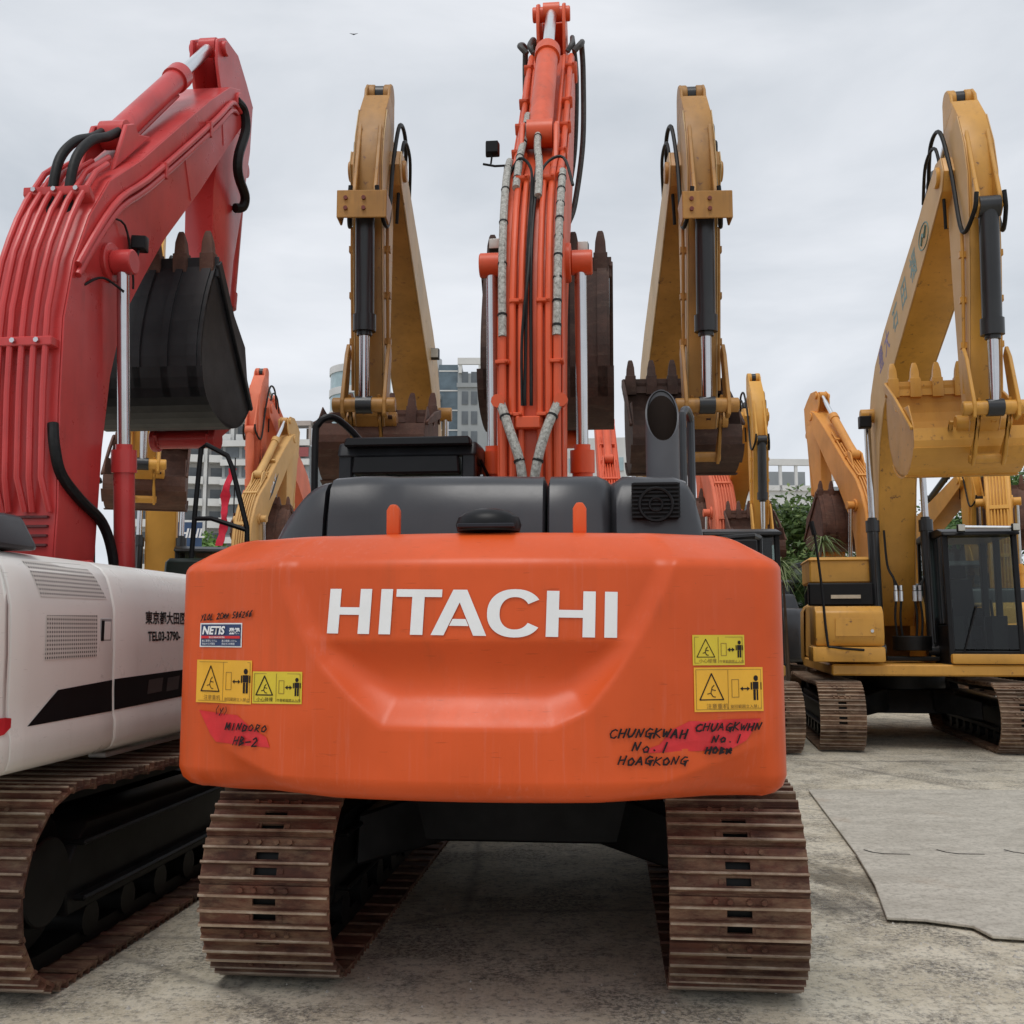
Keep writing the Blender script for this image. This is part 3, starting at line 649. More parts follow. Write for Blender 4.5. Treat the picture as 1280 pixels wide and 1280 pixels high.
# ------------------------------------------------------------------ plain house used by the machines further back
def house(rt, pm, cabm=BLACK, hoodm=HOOD, front=False, lat=.2, cx=(-1.32, -.28)):
    S = Shell(1.3, 1.3, 2.72, 2.8, .2, -1.7)
    v, f = S.mesh([(1.2, 1.0), (.12, 1.0), (.03, 1.03), (0, 1.1), (0, 1.5), (.01, 1.88), (.06, 1.97), (.14, 2.02), (1.2, 2.03)])
    from_faces('counterweight', v, f, pm, rt, True)
    m = MB(); m.box(-1.3, 1.3, -1.9, 1.75, .98, 1.13); m.build('house_deck', pm, rt, .02)
    m = MB(); m.box(-1.28, -.5, -1.7, -.1, 1.135, 1.98, .02); m.build('engine_side_panel', pm, rt, .03)
    m = MB(); m.box(.45, 1.28, -1.7, .25, 1.135, 1.98, .02); m.build('pump_side_panel', pm, rt, .03)
    m = MB(); m.box(.52, 1.26, .27, 1.1, 1.135, 1.9, .02); m.build('fuel_tank', pm, rt, .03)
    m = MB(); m.box(-.95, .98, -2.1, -.7, 1.985, 2.3, .08); m.build('engine_hood', hoodm, rt, .05, 40, 3)
    m = MB(); m.cyl((.7, -1.2, 2.3), (.7, -1.2, 2.75), .07, 16); m.build('exhaust_pipe', BLACK, rt)
    m = MB()
    for s in (-1, 1): m.prism([(-.4, 1.135), (1.1, 1.135), (.95, 1.5), (.4, 2.08), (0, 2.1), (-.2, 1.8)], lat + s * .34 - .03, lat + s * .34 + .03)
    m.build('boom_bracket', pm, rt, .01)
    return cab(rt, cx[0], cx[1], .0, 1.7, 1.15, 2.96, cabm)

def machine(name, label, x, y, heading, kind, pb, **kw):
    sc = kw.get('sc', 1.0)
    rt = root(name, label, 'excavator', x, y, heading, sc, kw.get('group', 'parked excavators'))
    undercarriage(rt, SHOE_B, detail=kw.get('near', False), dx=kw.get('tdx', 0))
    house(rt, kw.get('body', pb), lat=kw.get('lat', .2) if kind == 'toward' else 0)
    if kind == 'toward': linkage_toward(rt, pb, kw.get('bcol'), blat=kw.get('blat', 0), bmat=kw.get('bmat', BKT), lat=kw.get('lat', .2), guard=kw.get('guard', False), dz=kw.get('dz', 0), pc=kw.get('pc', BLACKP), brot=kw.get('brot', 0), bw=kw.get('bw', 1.08))
    else:
        U, BA = linkage_away(rt, pb, pb, kw.get('pc', pb), kw.get('bmat', BKT), lift=kw.get('dz', 0))
        boom_pipes(rt, BA, pb, 6)
    return rt
def boom_pipes(rt, BA, pm, n=4, w=.3, r=.018):
    for k in range(n):
        x = -w / 2 + w * k / (n - 1); m = MB()
        m.tube([on_back(BA, 2, 11, s / 22, .05 + .01 * (k % 2), x) for s in range(0, 19 - (k % 3) * 2)], r, 8); m.build('hydraulic_pipe', pm, rt)
    for s in (.12, .3, .47, .62, .75):
        m = MB()
        p = on_back(BA, 2, 11, s, .0, 0); q = on_back(BA, 2, 11, s + .012, .0, 0); p2 = on_back(BA, 2, 11, s, .085, 0); q2 = on_back(BA, 2, 11, s + .012, .085, 0)
        a, b = -w / 2 - .03, w / 2 + .03
        m.hexa([(a, *p[1:]), (b, *p[1:]), (b, *q[1:]), (a, *q[1:]), (a, *p2[1:]), (b, *p2[1:]), (b, *q2[1:]), (a, *q2[1:])])
        m.build('pipe_clamp', pm, rt, .003)
def banded_hose(rt, pts, r=.032, bands=5, mat=WRAP, name='wrapped_hose'):
    m = MB(); m.tube(pts, r, 10, 6); o = m.build(name, mat, rt)
    P = [Vector(p) for p in pts]; m = MB()
    for k in range(bands):
        t = (k + .4) / bands * (len(P) - 1); i = min(int(t), len(P) - 2); q = P[i] + (P[i + 1] - P[i]) * (t - i); d = (P[i + 1] - P[i]).normalized()
        m.tube([q - d * .008, q + d * .008], r * 1.16, 10)
    m.build('hose_tie', RUBBER, o); return o

# ================================================================== 1. the orange excavator in the middle, seen from behind
E1 = root('excavator', 'orange excavator with big white letters across its counterweight, parked nearest in the middle', 'excavator', .13, 6.6, 5.4, 1, 'parked excavators')
undercarriage(E1, SHOE_A, gauge=1.02, dx=0)
rows = [(1.3, .945), (.16, .945), (.09, .95), (.045, .965), (.015, .99), (0, 1.03)] + [(0, 1.03 + .0115 * k) for k in range(1, 71)]
rows += [(.003, 1.845), (.012, 1.86), (.03, 1.875), (.10, 1.915), (.17, 1.955), (.21, 1.972), (.26, 1.983), (.34, 1.988), (.95, 1.99)]
v, f = SH.mesh(rows, cw_depth)
CW = from_faces('counterweight', v, f, ORANGE, E1, True)
def mark(off):      # marks stand further forward near the ends of the curved face
    g_ = cwmap(off)
    def f(x, z):
        k = max(0, abs(x) - .3) / .83
        return g_(x + (-.075 if x < 0 else .028) * k, 1.6 + (z - 1.6) * (1 + .045 * k))
    return f
mp1, mp2, mp3 = mark(.003), mark(.0045), mark(.0085)
# big letters, each its own piece of white film
def letter(quads):
    m = MB()
    for q in quads: patch(m, cwmap(.0055), q, max(4, int(abs(q[1][0] - q[0][0]) / .008)), 14)
    return m.build('letter', STICK_W, CW, ang=80)
zb, zt = 1.582, 1.755
def lz(q): return [(x + (z - zb) * (.07 - .04 * (x + .6)), z - .0145 * (x + .6)) for x, z in q]
def quads(*qs): letter([lz(q) for q in qs])
def bar(x0, x1, z0=None, z1=None): z0 = zb if z0 is None else z0; z1 = zt if z1 is None else z1; return [(x0, z0), (x1, z0), (x1, z1), (x0, z1)]
def L_H(x, w): s_ = .047; mz = (zb + zt) / 2 + .001; quads(bar(x, x + s_), bar(x + w - s_, x + w), bar(x + s_, x + w - s_, mz - .0145, mz + .0145))
L_H(-.606, .175); quads(bar(-.393, -.346))
quads(bar(-.331, -.150, zt - .029), bar(-.267, -.218, zb, zt - .029))
xa, xb, ap, sw = -.186, .028, -.08, .05
quads([(xa, zb), (xa + sw, zb), (ap, zt - .048), (ap - .027, zt)], [(xb - sw, zb), (xb, zb), (ap + .027, zt), (ap, zt - .048)], [(ap, zt - .048), (ap + .027, zt), (ap, zt + .00001), (ap - .027, zt)],
      [(xa + sw + .0195, zb + .036), (xb - sw - .0195, zb + .036), (xb - sw - .032, zb + .062), (xa + sw + .032, zb + .062)])
m = MB(); cx, cz, rx, rz = .133, (zb + zt) / 2, .106, .091; N = 36
for i in range(N):
    a0, a1 = R(33) + R(294) * i / N, R(33) + R(294) * (i + 1) / N
    def e(a, k, kz): return (cx + rx * k * math.copysign(abs(math.cos(a)) ** .9, math.cos(a)), cz + rz * kz * math.copysign(abs(math.sin(a)) ** .9, math.sin(a)))
    patch(m, cwmap(.0055), lz([e(a0, .55, .67), e(a1, .55, .67), e(a1, 1, 1), e(a0, 1, 1)][::-1]), 2, 2)
m.build('letter', STICK_W, CW, ang=80)
L_H(.252, .185); quads(bar(.472, .520))
# warning stickers
def man(m, mp, x, z, s):
    N = 10; pr = [(x + .11 * s * math.cos(2 * math.pi * k / N), z + .86 * s + .13 * s * math.sin(2 * math.pi * k / N)) for k in range(N)]; m.f([mp(*p) for p in pr])
    for a, b, c, d in ((-.15, .0 + .38, .15, .7), (-.25, .36, -.18, .68), (.18, .36, .25, .68), (-.13, -.1, -.02, .37), (.02, -.1, .13, .37)): rect(m, mp, x + a * s, z + b * s, x + c * s, z + d * s, 1, 1)
def warning(x0, z0, x1, z1, mat, ink):
    w, h = x1 - x0, z1 - z0; m = MB(); rect(m, mp1, x0, z0, x1, z1, 10, 5); o = m.build('warning_sticker', mat, CW)
    m = MB(); lw = .0016
    for q in (((x0 + .008, z0 + .008), (x1 - .008, z0 + .008), (x1 - .008, z1 - .008), (x0 + .008, z1 - .008), (x0 + .008, z0 + .008)), ((x0 + w * .49, z0 + .008), (x0 + w * .49, z1 - .008))): stroke(m, mp2, q, lw)
    bx = x0 + w * .545; by = z0 + h * .32; stroke(m, mp2, [(bx, by), (bx + w * .1, by), (bx + w * .1, by + h * .4), (bx, by + h * .4), (bx, by)], lw * 1.2)
    m.build('fine_line', INKF, o)
    m = MB(); tx = x0 + w * .25; T = [(tx - w * .17, z0 + h * .27), (tx + w * .17, z0 + h * .27), (tx, z0 + h * .86)]
    stroke(m, mp2, T + T[:1], .0045 if w > .2 else .003)
    s = h * .1
    for st in ([(tx + s * .6, z0 + h * .6), (tx + s * .1, z0 + h * .55), (tx - s * .2, z0 + h * .42), (tx + s * .3, z0 + h * .34), (tx + s * .9, z0 + h * .33)], [(tx - s, z0 + h * .4), (tx - s * .2, z0 + h * .42)], [(tx, z0 + h * .5), (tx + s * .9, z0 + h * .48)]): stroke(m, mp2, st, .003)
    m.build('warning_triangle', INK, o); m = MB()
    ax0, ax1, az = x0 + w * .665, x0 + w * .81, z0 + h * .51
    stroke(m, mp2, [(ax0 + .006, az), (ax1 - .006, az)], .0045)
    for a, dd in ((ax0, 1), (ax1, -1)): m.f([mp2(a, az), mp2(a + dd * .011, az - .008), mp2(a + dd * .011, az + .008)])
    m.build('arrow', INK, o); m = MB(); man(m, mp2, x0 + w * .9, z0 + h * .3, h * .52)
    m.build('figure', INK, o)
    return o
def tiny(txt, x, z, size, mat, par, mp=mp2, **kw): return text_mesh('lettering', txt, size, lambda a, b: mp(a, b), mat, par, x, z, **kw)
o = warning(-1.135, 1.312, -.868, 1.478, STICK_O, INKF); tiny('注意重机', -1.10, 1.325, .021, INKF, o); tiny('旋回範囲立入禁止', -.995, 1.323, .015, INKF, o)
o = warning(-.864, 1.316, -.662, 1.437, STICK_Y, INKF); tiny('小心碰撞', -.845, 1.326, .017, INK, o); tiny('作業範囲禁止入内', -.762, 1.325, .012, INK, o)
o = warning(.787, 1.466, .987, 1.577, STICK_Y, INKF); tiny('小心碰撞', .81, 1.476, .017, INKF, o); tiny('作業範囲禁止入内', .888, 1.475, .012, INKF, o)
o = warning(.790, 1.297, 1.055, 1.458, STICK_O, INKF); tiny('注意重机', .835, 1.309, .021, INKF, o); tiny('旋回範囲立入禁止', .927, 1.309, .015, INKF, o)
# blue registration sticker
m = MB(); rect(m, mp1, -1.127, 1.528, -.918, 1.622, 10, 4); NS = m.build('registration_sticker', STICK_W, CW)
m = MB(); rect(m, mp2, -1.122, 1.533, -.923, 1.617, 10, 4); m.build('blue_field', STICK_B, NS)
m = MB(); rect(m, mp3, -1.12, 1.562, -.925, 1.572, 10, 1); m.build('red_band', STICK_R, NS)
mp4 = mark(.0095)
tiny('NETIS', -1.116, 1.579, .043, STICK_W, NS, mp3, bold=.0016, shear=.2); tiny('登録', -.978, 1.581, .026, STICK_W, NS, mp3, bold=.001)
tiny('国土交通省新技術情報', -1.08, 1.5635, .008, STICK_W, NS, mp4); 
for i, t in enumerate(('施工管理システム', '排出ガス対策型')):
    for j in (0, 1): tiny(t, -1.115 + j * .1, 1.549 - i * .0115, .0095, STICK_W, NS, mp3)
# red sprayed patches, handwriting
def blob(pts):
    m = MB(); cx_ = sum(p[0] for p in pts) / len(pts); cz_ = sum(p[1] for p in pts) / len(pts); n = len(pts)
    rr = [[mp1(cx_ + (x - cx_) * k, cz_ + (z - cz_) * k) for x, z in pts] for k in (0, .2, .4, .6, .8, 1)]
    for A, B in zip(rr, rr[1:]):
        for i in range(n): m.f([A[i], A[(i + 1) % n], B[(i + 1) % n], B[i]] if A is not rr[0] else [A[0], B[(i + 1) % n], B[i]])
    m.build('red_spray_patch', STICK_R, CW)
blob([(-1.12, 1.282), (-1.0, 1.272), (-.93, 1.27), (-.87, 1.228), (-.80, 1.19), (-.785, 1.152), (-.9, 1.157), (-1.03, 1.163), (-1.06, 1.19), (-1.09, 1.235)])
blob([(.60, 1.158), (.62, 1.15), (.8, 1.157), (.93, 1.163), (.985, 1.19), (1.045, 1.27), (.9, 1.268), (.77, 1.264), (.71, 1.235), (.66, 1.18)])
random.seed(3)
for a in (('CHUNGKWAH', .48, 1.205, .03, .0315, .0065), ('No.1', .56, 1.155, .03, .034, .0065), ('HOAGKONG', .51, 1.108, .028, .0315, .0065), ('CHUAGKWHN', .79, 1.228, .026, .0285, .006), ('No.1', .85, 1.186, .024, .03, .006),
          ('HOBx', .825, 1.148, .022, .026, .008), ('MINDORO', -.985, 1.215, .026, .027, .0058, -.04), ('HB-2', -.945, 1.155, .032, .028, .0055), ('(y)', -1.04, 1.272, .026, .022, .004), ('yLOL 2Cxx 506266', -1.125, 1.633, .024, .0158, .0045, .05)):
    m = MB(); hand(m, mp3, *a); w_ = m.build('handwriting', INK, CW); w_['kind'] = 'stuff'
# lifting eyes and camera dome
for x in (-.40, .375):
    m = MB(); m.prism([(x - .028, 1.985), (x + .028, 1.985), (x + .028, 2.09), (x + .014, 2.115), (x - .014, 2.115), (x - .028, 2.09)], -2.42, -2.37, 'y'); m.build('lifting_eye', ORANGE, CW, .012, 40, 2)
m = MB()
rg = []
for k, (r, z) in enumerate(((.128, 1.992), (.135, 2.02), (.125, 2.05), (.09, 2.075), (.04, 2.086))): rg.append([(.005 + r * math.cos(2 * math.pi * i / 28), -2.45 + r * .8 * math.sin(2 * math.pi * i / 28), z) for i in range(28)])
m.loft(rg); cm = m.build('rear_camera', BLACK, CW)
m = MB(); m.box(-.11, .12, -2.56, -2.5, 2.0, 2.018); m.build('camera_lens', flat('dome_plastic', (.02, .02, .025), .2), cm, .004)

# engine hood: sections across x, profile (y,z)
def hood_sec(x, ztop, yb, zb_, yf=-.35, sag=0):
    pts = [(yb, zb_), (yb + .015, zb_ + (ztop - zb_) * .4), (yb + .05, zb_ + (ztop - zb_) * .8), (yb + .1, ztop - .02), (yb + .17, ztop), (yb + .6, ztop + .0), (yf, ztop - .02), (yf, zb_)]
    return [(x, y, z) for y, z in pts]
def hood_piece(name, secs):
    m = MB(); rg = []
    for (x, zt, yb) in secs: rg.append(hood_sec(x, zt, yb, 1.99))
    m.loft(rg); return m.build(name, HOOD, E1, 0, 45)
b0 = -1.86
secs = []
for k in range(9):
    a = k / 8; secs.append((-1.13 + .27 * a, 2.0 + .315 * math.sin(math.pi / 2 * a) ** .75, b0 + .1 * (1 - a) ** 2))
hood_piece('engine_hood', secs)
hood_piece('engine_hood', [(-.848, 2.26, b0 + .02), (-.835, 2.335, b0), (-.7, 2.345, b0), (-.6, 2.345, b0), (-.52, 2.335, b0 - .03), (-.45, 2.33, b0 - .06), (0, 2.325, b0 - .06), (.19, 2.32, b0 - .06), (.2, 2.29, b0 - .04)])
hood_piece('engine_hood', [(.212, 2.29, b0 - .04), (.222, 2.32, b0 - .06), (.44, 2.32, b0 - .06), (.485, 2.305, b0 - .02), (.505, 2.295, b0 + .05), (.53, 2.3, b0 - .01), (.56, 2.325, b0), (.80, 2.32, b0), (.86, 2.30, b0 + .01), (.895, 2.24, b0 + .02), (.92, 2.13, b0 + .03), (.935, 2.0, b0 + .05)])
m = MB(); m.box(.6, .82, b0 - .022, b0 + .03, 2.1, 2.27); vf = m.build('vent_recess', DARK, E1, .01)
m = MB()
for k in range(9): m.box(.6, .82, b0 - .03, b0 - .024, 2.105 + k * .019, 2.113 + k * .019)
rgs = [[(.71 + .075 * math.cos(2 * math.pi * i / 24), b0 - .032, 2.165 + .075 * math.sin(2 * math.pi * i / 24)) for i in range(25)]]
m.tube(rgs[0], .008, 6); m.tube([(.71 + .03 * math.cos(2 * math.pi * i / 16), b0 - .032, 2.165 + .03 * math.sin(2 * math.pi * i / 16)) for i in range(17)], .006, 6)
m.build('vent_grille', BLACK, E1)
m = MB(); m.box(-1.14, .96, -1.95, -1.75, 1.985, 2.005); m.box(.95, 1.16, -1.9, -.6, 1.9, 2.0); m.build('rubber_seal', BLACK, E1, .006)
m = MB(); m.tube([(.95, -1.5, 2.03), (1.2, -1.5, 2.05), (1.24, -1.4, 2.05), (1.24, .4, 2.08)], .016, 8); m.tube([(.95, -1.5, 2.03), (.95, -1.5, 1.95)], .02, 8); m.tube([(1.24, -1.4, 2.05), (1.24, -1.4, 1.9)], .016, 8); m.build('handrail', BLACK, E1)
# exhaust, loop rail
m = MB(); ex, ey, er = .80, -.85, .094
base = [(ex + er * math.cos(2 * math.pi * i / 32), ey + er * math.sin(2 * math.pi * i / 32), 2.25) for i in range(32)]
topr = [(x, y, 2.80 + (y - ey) / er * .165) for x, y, z in base]
inr = [(ex + (x - ex) * .9, ey + (y - ey) * .9, z) for x, y, z in topr]; ins = [(x, y, 2.4) for x, y, z in inr]
m.loft([base, topr, inr, ins], True, False); m.f(ins); m.build('exhaust_pipe', GREYP, E1, 0, 30)
m = MB(); m.tube([(x * .9 + ex * .1, y * .9 + ey * .1, z - .01) for x, y, z in topr] + [((topr[0][0]) * .9 + ex * .1, topr[0][1] * .9 + ey * .1, topr[0][2] - .01)], .004, 5)
m.build('exhaust_dark_rim', DARK, E1)  # thin near-black ring just inside the slanted mouth
m = MB(); rg = [[(ex + (er * .87) * math.cos(2 * math.pi * i / 32), ey + er * .87 * math.sin(2 * math.pi * i / 32), z + (er * .87 * math.sin(2 * math.pi * i / 32)) / er * .165 * k) for i in range(32)] for z, k in ((2.41, 0), (2.785, 1))]
m.loft(rg, True, False); m.build('exhaust_liner', flat('liner_dark_brown', (.016, .009, .006), .8), E1)  # inner wall of the pipe in very dark brown
m = MB(); m.tube([(.93, -.6, 2.2), (.93, -.6, 2.78), (.935, -.58, 2.86), (.965, -.5, 2.9), (.99, -.42, 2.86), (.995, -.4, 2.78), (.995, -.4, 1.9)], .024, 10, 4); m.build('mirror_rail', HOOD, E1)
# body under the hood
m = MB(); m.box(-1.25, 1.15, -1.74, 1.7, .99, 1.14); m.build('house_deck', BLACK, E1, .02)
m = MB(); m.box(-1.24, -.45, -1.74, -.1, 1.145, 1.96, .02); m.build('engine_side_panel', ORANGE, E1, .03)
m = MB(); m.box(.42, 1.14, -1.74, 1.2, 1.145, 1.88, .02); m.build('pump_side_panel', ORANGE, E1, .03)
m = MB(); m.box(-.4, .4, -1.74, -.5, 1.145, 1.95); m.build('engine', STEELD, E1, .03)
m = MB()
for s in (-1, 1): m.prism([(-.4, 1.145), (1.1, 1.145), (.95, 1.5), (.4, 2.08), (0, 2.1), (-.2, 1.8)], s * .3 - .03, s * .3 + .03)
m.build('boom_bracket', ORANGE2, E1, .01)
m = MB(); m.box(-.62, .62, -.9, .9, .45, .72)
for s in (-1, 1): m.cyl((s * .5 - .07, -.95, .75), (s * .5 - .07, -.9, .75), .03, 8)
m.build('underside_frame', STEELD, E1, .02)
c1 = cab(E1, -1.30, -.38, .05, 1.75, 1.2, 2.86, flat('cab_grey_black', (.022, .023, .026), .35))
m = MB(); m.box(-1.2, -.48, .0, .1, 2.62, 2.74, .01); m.box(-1.25, -.40, -.03, .12, 2.80, 2.86, .01); m.build('roof_beam', BLACK, c1, .01)
m = MB(); m.tube([(-1.47, .1, 2.0), (-1.48, .1, 2.85), (-1.46, .1, 2.98), (-1.4, .12, 3.03), (-1.34, .2, 3.02), (-1.24, .3, 2.92), (-1.2, .35, 2.8), (-1.2, .35, 2.1)], .024, 10, 4); m.tube([(-1.48, .1, 2.4), (-1.2, .35, 2.3)], .012, 6); m.build('cab_handrail', BLACK, E1)
m = MB(); m.tube([(-.38, .6, 2.85), (-.24, .9, 2.6), (-.2, .95, 2.3)], .02, 8); m.tube([(-.4, .3, 2.8), (-.2, .5, 2.35)], .012, 6); m.box(-.27, -.2, .85, .93, 2.3, 2.5); m.build('cab_guard_strut', BLACK, E1)
# linkage with this machine's hoses
U, BA = linkage_away(E1, ORANGE2, ORANGE2, ORANGE2, BKTD, w=.40, bw=1.04, lift=.36)
P = lambda x, s, off=.05: on_back(BA, 2, 11, s, off, x)
def run(x, s0, s1, off=.05, n=8, x1=None): return [P(x + ((x1 if x1 is not None else x) - x) * k / n, s0 + (s1 - s0) * k / n, off) for k in range(n + 1)]
for (x, s0, s1, r, x1) in [(a_ * .86, b_, c_, d_, e_ * .88) for a_, b_, c_, d_, e_ in ((-.13, .0, .56, .024, -.13), (-.065, .0, .45, .02, -.065), (.075, 0, .45, .02, .075), (.14, 0, .56, .024, .14), (.2, .0, .2, .026, .2), (-.2, 0, .2, .026, -.2), (-.19, .5, .97, .024, -.2), (.2, .45, .97, .024, .22), (.13, .5, .97, .018, .15), (-.13, .72, .97, .018, -.15))]:
    m = MB(); m.tube(run(x, s0, s1, .04, 12, x1), r, 10); m.build('hydraulic_pipe', ORANGE2, E1)
for s, xs in ((.11, (-.165, -.1, .1, .165)), (.17, (-.2, .2)), (.24, (-.1, .1)), (.44, (-.1, .11)), (.56, (-.19, .19)), (.66, (-.2, .21)), (.76, (-.2, .21)), (.9, (-.2, .22))):
    for x in [q_ * .88 for q_ in xs]:
        m = MB(); p, q = P(x, s, .0), P(x, s, .08)
        m.hexa([(x - .045, p[1], p[2] - .012), (x + .045, p[1], p[2] - .012), (x + .045, p[1], p[2] + .012), (x - .045, p[1], p[2] + .012), (x - .045, q[1], q[2] - .012), (x + .045, q[1], q[2] - .012), (x + .045, q[1], q[2] + .012), (x - .045, q[1], q[2] + .012)])
        m.cyl((x + .03, q[1], q[2]), (x + .03, q[1] - .02, q[2]), .012, 6); m.build('pipe_clamp', ORANGE2, E1, .004)
banded_hose(E1, run(-.175, .2, .52, .055, 6, -.21), .027, 5)
banded_hose(E1, run(.175, .2, .46, .055, 5, .195), .027, 9)
banded_hose(E1, [P(-.125, .42, .06), P(-.125, .5, .1), P(-.12, .58, .12), P(-.11, .655, .16)], .027, 4); banded_hose(E1, [P(.035, .40, .06), P(.03, .46, .1), P(-.005, .54, .13), P(-.015, .62, .15), (-.015, .93, 5.25)], .027, 4)
banded_hose(E1, [P(-.19, .125, .06), P(-.12, .09, .14), P(-.05, .05, .17), P(-.03, .0, .14), (-.03, -.2, 2.1)], .031, 3)
banded_hose(E1, [P(.19, .125, .06), P(.11, .09, .14), P(.05, .05, .17), P(.01, .0, .14), (.01, -.2, 2.1)], .031, 3)
for s in (-1, 1):
    m = MB(); m.tube([P(s * .2, .125, .03), P(s * .2, .125, .1)], .045, 10); m.build('hose_union', ORANGE2, E1)
    m = MB(); m.tube([P(s * .22, .98, .06), P(s * .29, 1.0, .1), (s * .28, 2.95, U(6.95)), (s * .29, 3.1, U(6.75)), (s * .28, 3.15, U(6.2)), (s * .2, 3.1, U(5.7)), (s * .14, 3.0, U(5.5))], .028, 10, 6); m.tube([P(s * .16, .98, .06), P(s * .2, 1.0, .1), (s * .19, 3.0, U(7.05)), (s * .22, 3.25, U(6.8)), (s * .2, 3.25, U(6.2)), (s * .13, 3.2, U(5.8))], .024, 10, 6); m.build('hose', flat('weathered_hose', (.05, .047, .045), .6, 0, .5, 25), E1)
m = MB()
m.tube([P(-.19, .475, .02), P(-.12, .485, .12), P(-.04, .47, .08), P(-.015, .42, .05), P(-.02, .3, .05), P(-.03, .15, .05), P(-.03, .12, .05)], .011, 6, 5)
m.tube([P(.27, .43, .03), P(.2, .48, .12), P(.08, .47, .1), P(.02, .42, .05), P(.005, .3, .05), P(.01, .15, .05), P(.01, .12, .05)], .011, 6, 5)
m.tube([P(0, .76, .04), P(.0, .6, .03), P(-.005, .42, .04), P(-.01, .28, .07), P(-.05, .2, .05), P(-.05, .12, .05)], .011, 6, 5); m.build('cable', RUBBER, E1)
m = MB(); p = P(0, .1, .03); m.box(-.09, .07, p[1] - .06, p[1] + .03, p[2] - .04, p[2] + .04); m.build('junction_block', ORANGE2, E1, .008)
m = MB(); m.cyl((-.18, -.28, 2.35), (-.18, -.1, 2.35), .075, 16); m.cyl((-.36, .05, 2.2), (-.2, .05, 2.2), .06, 12); m.box(-.4, -.2, -.2, .0, 2.2, 2.33); m.build('rotary_joint', ORANGE2, E1, .02)
for s in (-1, 1):
    m = MB(); m.box(s * .33 - .1, s * .33 + .1, .5, .75, 2.3, 2.6, .01); m.build('cylinder_shroud', ORANGE2, E1, .015)
m = MB(); p = P(-.22, .54, .0); m.tube([(-.2, p[1], p[2]), (-.33, p[1] - .04, p[2] - .02), (-.42, p[1] - .04, p[2])], .009, 6); m.tube([(-.36, p[1] - .04, p[2]), (-.35, p[1] - .04, p[2] + .08)], .008, 6); m.build('lamp_stalk', BLACK, E1)
work_lamp(E1, (-.35, p[1] - .05, p[2] + .12), r=.055); work_lamp(E1, (-.30, .46, U(4.17) + .17), r=.045); work_lamp(E1, (.33, .55, U(4.17) + .16), r=.045)

# ================================================================== 2. the white excavator with the red boom on the left
E2 = root('excavator', 'white bodied excavator with red boom and black bucket, at the left edge of the photo', 'excavator', -3.14, 6.6, 5.4, 1, 'parked excavators')
undercarriage(E2, SHOE_A, gauge=1.02, dx=0)
PRW = [(.5, .985), (.12, .985), (.05, .995), (.012, 1.02), (0, 1.06), (0, 1.15), (.012, 1.185), (.018, 1.3), (.02, 1.5), (.03, 1.7), (.055, 1.80), (.075, 1.86), (.11, 1.905), (.17, 1.935), (.27, 1.95), (.7, 1.965)]
S2 = Shell(1.28, 1.28, 2.72, 2.75, .2, -2.19)
v, f = S2.mesh(PRW[1:]); W2 = from_faces('counterweight', v, f, WHITE, E2, True)
def door(y0, y1, side=1, name='side_door', prw=PRW, mat=WHITE, par=E2, x=1.28):
    m = MB(); rings = []
    ys = [y0, y0, y0 + .004, y0 + .012] + [y0 + .012 + (y1 - y0 - .024) * k / 6 for k in range(1, 6)] + [y1 - .012, y1 - .004, y1, y1]
    off = [.03, .01, .003, 0] + [0] * 5 + [0, .003, .01, .03]
    for y, o in zip(ys, off): rings.append([(side * (x - i - o), y, z) for i, z in prw])
    m.loft(rings, False, False); return m.build(name, mat, par, 0, 50)
d1 = door(-2.185, -1.285); d2 = door(-1.275, .35); door(-2.185, .35, -1)
door(.36, 1.75, 1, 'tank_cover', [(i, z if z < 1.3 else 1.3 + (z - 1.3) * .75) for i, z in PRW]); 
def side(x=1.28):
    def fx(z):
        for (i0, z0), (i1, z1) in zip(PRW[4:], PRW[5:]):
            if z <= z1: return x - (i0 + (i1 - i0) * (z - z0) / max(1e-5, z1 - z0))
        return x - .3
    return fx
FX = side()
def smap(off): return lambda y, z: Vector((FX(z) + off, y, z))
def vent(q, nm='vent_grille'):
    m = MB(); patch(m, smap(.002), q, 8, 6); o = m.build(nm, VENT, d1); return o
def ventmat():
    m, nt, b = newmat('perforated_grille'); tc = nt.nodes.new('ShaderNodeTexCoord'); sp = nt.nodes.new('ShaderNodeSeparateXYZ'); nt.links.new(tc.outputs['Object'], sp.inputs[0])
    outs = []
    for i, k in ((1, 330.), (2, 330.)):
        a = nt.nodes.new('ShaderNodeMath'); a.operation = 'MULTIPLY'; a.inputs[1].default_value = k; nt.links.new(sp.outputs[i], a.inputs[0])
        s = nt.nodes.new('ShaderNodeMath'); s.operation = 'SINE'; nt.links.new(a.outputs[0], s.inputs[0]); outs.append(s)
    mn = nt.nodes.new('ShaderNodeMath'); mn.operation = 'MINIMUM'; nt.links.new(outs[0].outputs[0], mn.inputs[0]); nt.links.new(outs[1].outputs[0], mn.inputs[1])
    c = ramp(nt, mn.outputs[0], [(.0, (.62, .6, .56)), (.12, (.012, .012, .012))]); nt.links.new(c, b.inputs['Base Color']); b.inputs['Roughness'].default_value = .6
    MATS['vent'] = m; return m
VENT = ventmat(); STRIPE = flat('black_vinyl', (.006, .006, .007), .6); STRIPE.node_tree.nodes['Principled BSDF'].inputs['Specular IOR Level'].default_value = .15
vent([(-1.94, 1.74), (-1.34, 1.745), (-1.45, 1.915), (-2.0, 1.90)]); vent([(-1.92, 1.46), (-1.46, 1.465), (-1.45, 1.665), (-1.91, 1.66)])
m = MB(); patch(m, smap(.002), [(-2.045, 1.185), (-1.292, 1.192), (-1.292, 1.345), (-1.80, 1.325)], 8, 3); m.build('black_stripe', STRIPE, d1)
